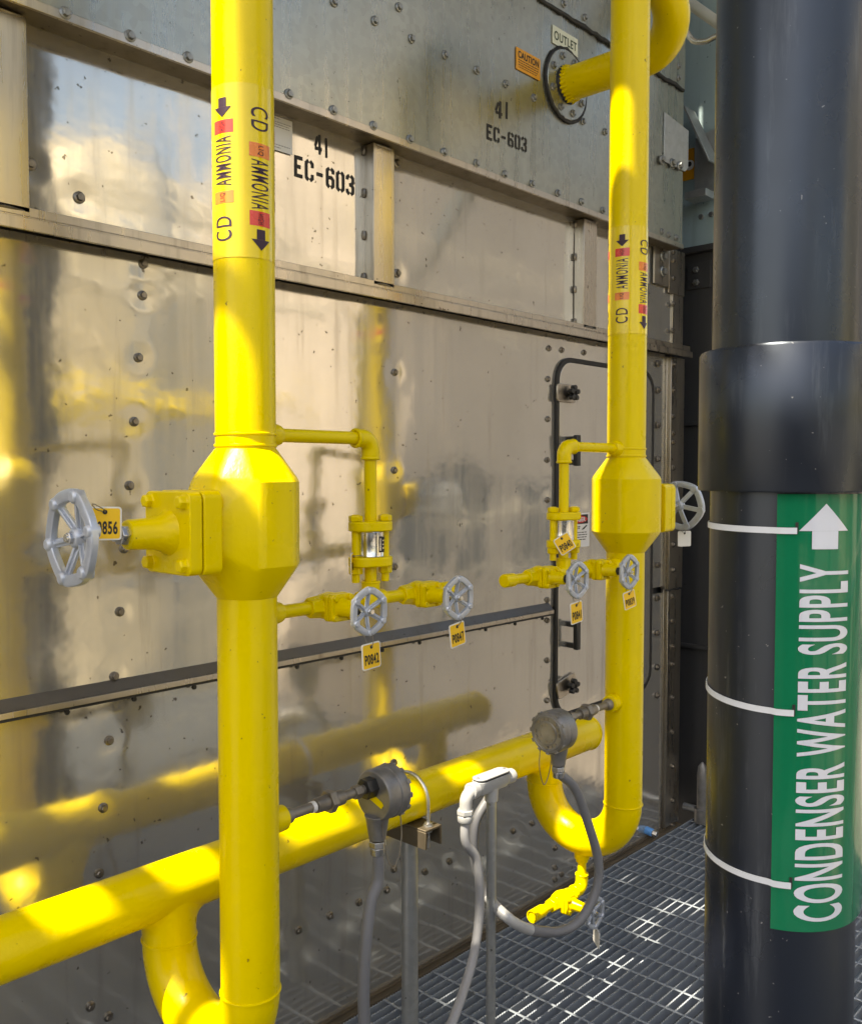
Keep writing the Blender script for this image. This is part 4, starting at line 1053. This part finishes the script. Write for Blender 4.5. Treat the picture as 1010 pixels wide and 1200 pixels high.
# ------------------------------------------------------------------ grating floor
gr = MB()
GB, GC = .0288, .102
y = 1.836; j = 0
def toothbar(y, x0, x1):
    n_ = int((x1-x0)/.005); t = .0019; vs = []; fs = []
    for i in range(n_+1):
        x = x0+i*.005; zt_ = -.0006 if i % 2 else -.0042
        vs += [(x, y-t, zt_), (x, y+t, zt_), (x, y-t, -.031), (x, y+t, -.031)]
    for i in range(n_):
        a = 4*i; fs += [(a, a+4, a+5, a+1), (a, a+2, a+6, a+4), (a+1, a+5, a+7, a+3)]
    gr.add(vs, fs)
while y > -1.6:
    if y > .35: toothbar(y, 1.15, XF-.02); gr.box((-1.2, y-.0022, -.032), (1.1498, y+.0022, -.002))
    else: gr.box((-1.2, y-.0022, -.032), (XF-.02, y+.0022, -.002))
    y -= GB
x = 2.35-.102*36
x = -1.15
x0g = at(794.5, 968.5, 1.838).x
k = 0
while x0g-k*GC > -1.2:
    x = x0g-k*GC; k += 1
    gr.tube([(x, -1.6, -.0035), (x, 1.838, -.0035)], .0033, 6)
k = 1
while x0g+k*GC < XF-.02:
    gr.tube([(x0g+k*GC, -1.6, -.0035), (x0g+k*GC, 1.838, -.0035)], .0033, 6); k += 1
structure(gr.build('grating_floor', 'grating steel', None, smooth=0, fix=False))
g = MB().add([(-400, -400, -2.6), (400, -400, -2.6), (400, 400, -2.6), (-400, 400, -2.6)], [(0, 1, 2, 3)])
structure(g.build('ground', 'concrete', None, fix=False))
# beams, and an added dark plate that stands in for the shade below
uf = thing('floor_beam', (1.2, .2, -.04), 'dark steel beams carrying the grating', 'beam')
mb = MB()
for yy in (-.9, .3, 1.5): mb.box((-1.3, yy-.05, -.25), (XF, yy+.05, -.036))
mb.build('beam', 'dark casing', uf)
mb = MB().box((-3, -2, -.95), (6, 3.3, -.9)); mb.build('shade_plate', 'dark casing', uf)

# ------------------------------------------------------------------ unseen things added behind the viewer for the stainless to mirror
tk = thing('added_tank', (4.6, -5.6, -2.6), 'tall cream tank added behind the viewer to lighten the reflection', 'tank')  # unseen, added as a pale surface for the left wall to mirror
MB().lathe((4.6, -5.6, -2.6), (0, 0, 1), [(0, 1.7), (6.6, 1.7), (7.1, 1.2), (7.3, .2)], 64).build('shell', 'cream paint', tk)
for z in (-.9, .9, 2.6): MB().torus((4.6, -5.6, z), (0, 0, 1), 1.7, .03, 64, 8).build('hoop', 'cream paint', tk)
gl = thing('added_guard_rail', (3, -1.75, 0), 'pale tubular guard rail added behind the viewer for thin line reflections', 'railing')  # unseen, added to draw thin pale lines in the steel
for z in (.55, 1.08): MB().tube([(-1.2, -1.75, z), (9, -1.75, z)], .021, 12).build('rail', 'rail pale', gl)
for k in range(6): MB().cyl((-1.2+2*k, -1.75, -.05), (-1.2+2*k, -1.75, 1.08), .021, 12).build('post', 'rail pale', gl)
tr = thing('added_pipe_bridge', (4, -4, 3.4), 'light lattice pipe bridge added behind the viewer for thin line reflections', 'structure')  # unseen lattice, added for more line reflections
for z in (3.5, 4.3): MB().tube([(-2, -4, z), (12, -4, z)], .035, 10).build('chord', 'rail pale', tr)
for k in range(9): MB().tube([(-2+1.5*k, -4, 3.5 if k % 2 else 4.3), (-.5+1.5*k, -4, 4.3 if k % 2 else 3.5)], .025, 8).build('brace', 'rail pale', tr)
lv = thing('added_dark_block', (-6, -5, -2.6), 'plain dark block added far behind the viewer to darken reflections', 'building')  # unseen, added to darken what the black pipe mirrors
MB().box((-10, -10, -2.6), (-3.5, -1.5, 2.6)).build('wall', 'dark blocker', lv)
MB().box((-10.1, -10.1, 2.6), (-3.4, -1.4, 2.75)).build('roof', 'galvanised steel', lv)
eh = thing('added_housing', (11, -6, -2.6), 'long grey housing added behind the viewer to tone the reflection', 'building')  # unseen, added so the right wall mirrors grey instead of sky
MB().box((8.5, -9, -2.6), (19, -5, 7.4)).build('wall', 'render wall', eh)
MB().box((8.3, -9.2, 7.4), (19.2, -4.8, 7.6)).build('roof', 'galvanised steel', eh)
for k in range(4): MB().box((9.2+2.3*k, -5.0, -.2), (10.4+2.3*k, -4.97, 1.5)).build('window', 'window glass', eh)
for i, (yy, zz, r_) in enumerate(((-2.6, 2.9, .09), (-3.1, 2.0, .11), (-3.4, 3.6, .07), (-2.9, .75, .08))):  # unseen rack pipes, added for the steel to mirror
    o = MB().tube([(-3, yy, zz), (5.5, yy, zz+.02)], r_, 20).build('added_rack_pipe', ['cream paint', 'yellow paint', 'cream paint', 'galvanised steel'][i], None)
    tag(o, ['cream pipe of the added rack behind the viewer, second highest', 'thick yellow pipe of the added rack behind the viewer', 'thin topmost cream pipe of the added rack behind the viewer', 'lowest grey pipe of the added rack behind the viewer'][i], 'pipe', 'pipes of the added rack behind the viewer')
for i, xx in enumerate((-1.6, 1.2, 4.2)):  # columns of the same added rack
    o = MB().box((xx-.07, -3.27, -2.6), (xx+.07, -3.13, 4.2)).build('added_rack_column', 'galvanised steel', None)
    tag(o, ['added steel rack column behind the viewer, left', 'added steel rack column behind the viewer, middle', 'added steel rack column behind the viewer, right'][i], 'column', 'steel columns of the added pipe rack')

# ------------------------------------------------------------------ light
SUN_AZ, SUN_EL = 179., 60.
sd = V((math.cos(rad(SUN_AZ))*math.cos(rad(SUN_EL)), math.sin(rad(SUN_AZ))*math.cos(rad(SUN_EL)), math.sin(rad(SUN_EL))))   # towards the sun
# added unseen sun blocker overhead: cells left out where sun patches should fall
ZW = 4.6
lit = []
def L(px, py, Y, r): p = at(px, py, Y); t_ = (ZW-p.z)/sd.z; q = p+sd*t_; lit.append((q.x, q.y, r, r))
def Lp(p, rx, ry): p = V(p); q = p+sd*((ZW-p.z)/sd.z); lit.append((q.x, q.y, rx, ry))
for px in (55, 80, 105, 205, 232): Lp(at(px, 1046-(px-60)*.19, YH-.02), .012, .055)
for px in (345, 385, 425): Lp(at(px, 955-(px-345)*.3, YH-.02), .03, .05)
for py in (20, 70, 120, 170, 220): Lp((XL-R4, YR+.034, at(255, py, YR).z), .04, .034)
for py in (430, 455, 480, 505): Lp((XL-R4, YR+.006, at(270, py, YR).z), .02, .040)
Lp((XL+.02, YR-.07, midL+HB-.02), .06, .035)
for py in (140, 180, 220): Lp((XR-R4, YR+.03, at(730, py, YR).z), .04, .035)
for py in (260, 300, 340, 380): Lp((XR-R4, YR+.02, at(730, py, YR).z), .04, .04)
for py in (460, 490, 515): Lp((XR-R4-.02, YR+.015, at(730, py, YR).z), .03, .05)
for py in (545, 580, 615): Lp((XR-R4-.03, YR+.02, at(730, py, YR).z), .04, .055)
Lp((XL, YR+.05, UC-UR), .05, .05); Lp((XR, YR+.07, UC-UR+.02), .06, .05)
Lp((xdv-.03, ydv, zdr), .06, .03); Lp((xdv-.2, ydv, zdr), .05, .03)
Lp((XR-.45, YR, zbR), .10, .03); Lp((XL+.47, YR, zbL), .05, .03)
Lp((xs_-.03, YS, zlb), .11, .04)
for px, py in ((745, 1085), (790, 1062), (720, 1112), (655, 1140), (690, 1152), (605, 1178), (800, 1170), (640, 1185), (810, 1060)):
    r_ = ray(px, py); p = r_*(-CAMZ/r_.z); Lp((p.x, p.y, 0), .04, .02)
ow = thing('overhead_sun_blocker', (0, .8, ZW), 'unseen overhead plates, added and pierced to dapple the sunlight', 'sun blocker')
mb = MB(); cs_ = .06
for i in range(int(9.4/cs_)):
    for j in range(int(2.7/cs_)):
        x = -4.0+i*cs_; yq = -.45+j*cs_
        if any(abs(x+cs_/2-a) < rx+cs_*.35 and abs(yq+cs_/2-b_) < ry+cs_*.35 for a, b_, rx, ry in lit): continue
        if random.random() < .012: continue
        mb.add([(x, yq, ZW), (x+cs_, yq, ZW), (x+cs_, yq+cs_, ZW), (x, yq+cs_, ZW)], [(0, 1, 2, 3)])
dk = mb.build('blocker_cells', 'galvanised steel', ow, fix=False, smooth=0)
md = dk.modifiers.new('thick', 'SOLIDIFY'); md.thickness = .006

w_ = bpy.data.worlds.new('World'); SC.world = w_; w_.use_nodes = True
nt = w_.node_tree; bg = nt.nodes['Background']
sky = nt.nodes.new('ShaderNodeTexSky'); sky.sky_type = 'NISHITA'; sky.sun_disc = False
sky.sun_elevation = rad(SUN_EL); sky.sun_rotation = rad(90-SUN_AZ); sky.air_density = 1.0; sky.dust_density = 4.0; sky.ozone_density = .6
nt.links.new(sky.outputs[0], bg.inputs[0]); bg.inputs[1].default_value = .15
sl = bpy.data.lights.new('sun', 'SUN'); sl.energy = 4.5; sl.angle = rad(.55); sl.color = (1, .95, .87)
so = bpy.data.objects.new('sun', sl); COL.objects.link(so); so.rotation_euler = (-sd).to_track_quat('-Z', 'Y').to_euler(); so.location = (0, 0, 8)

cam = bpy.data.cameras.new('camera'); co = bpy.data.objects.new('camera', cam); COL.objects.link(co)
cam.sensor_fit = 'HORIZONTAL'; cam.sensor_width = 36; cam.lens = 36*F_/1010; cam.clip_end = 2000; cam.clip_start = .02
co.location = (0, 0, CAMZ)
co.matrix_world = Matrix(((RT.x, UP.x, -FW.x, 0), (RT.y, UP.y, -FW.y, 0), (RT.z, UP.z, -FW.z, CAMZ), (0, 0, 0, 1)))
SC.camera = co
SC.view_settings.view_transform = 'Standard'; SC.view_settings.look = 'None'; SC.view_settings.exposure = 1.55; SC.view_settings.gamma = 1
SC.view_settings.use_white_balance = True; SC.view_settings.white_balance_temperature = 7700; SC.view_settings.white_balance_tint = 8
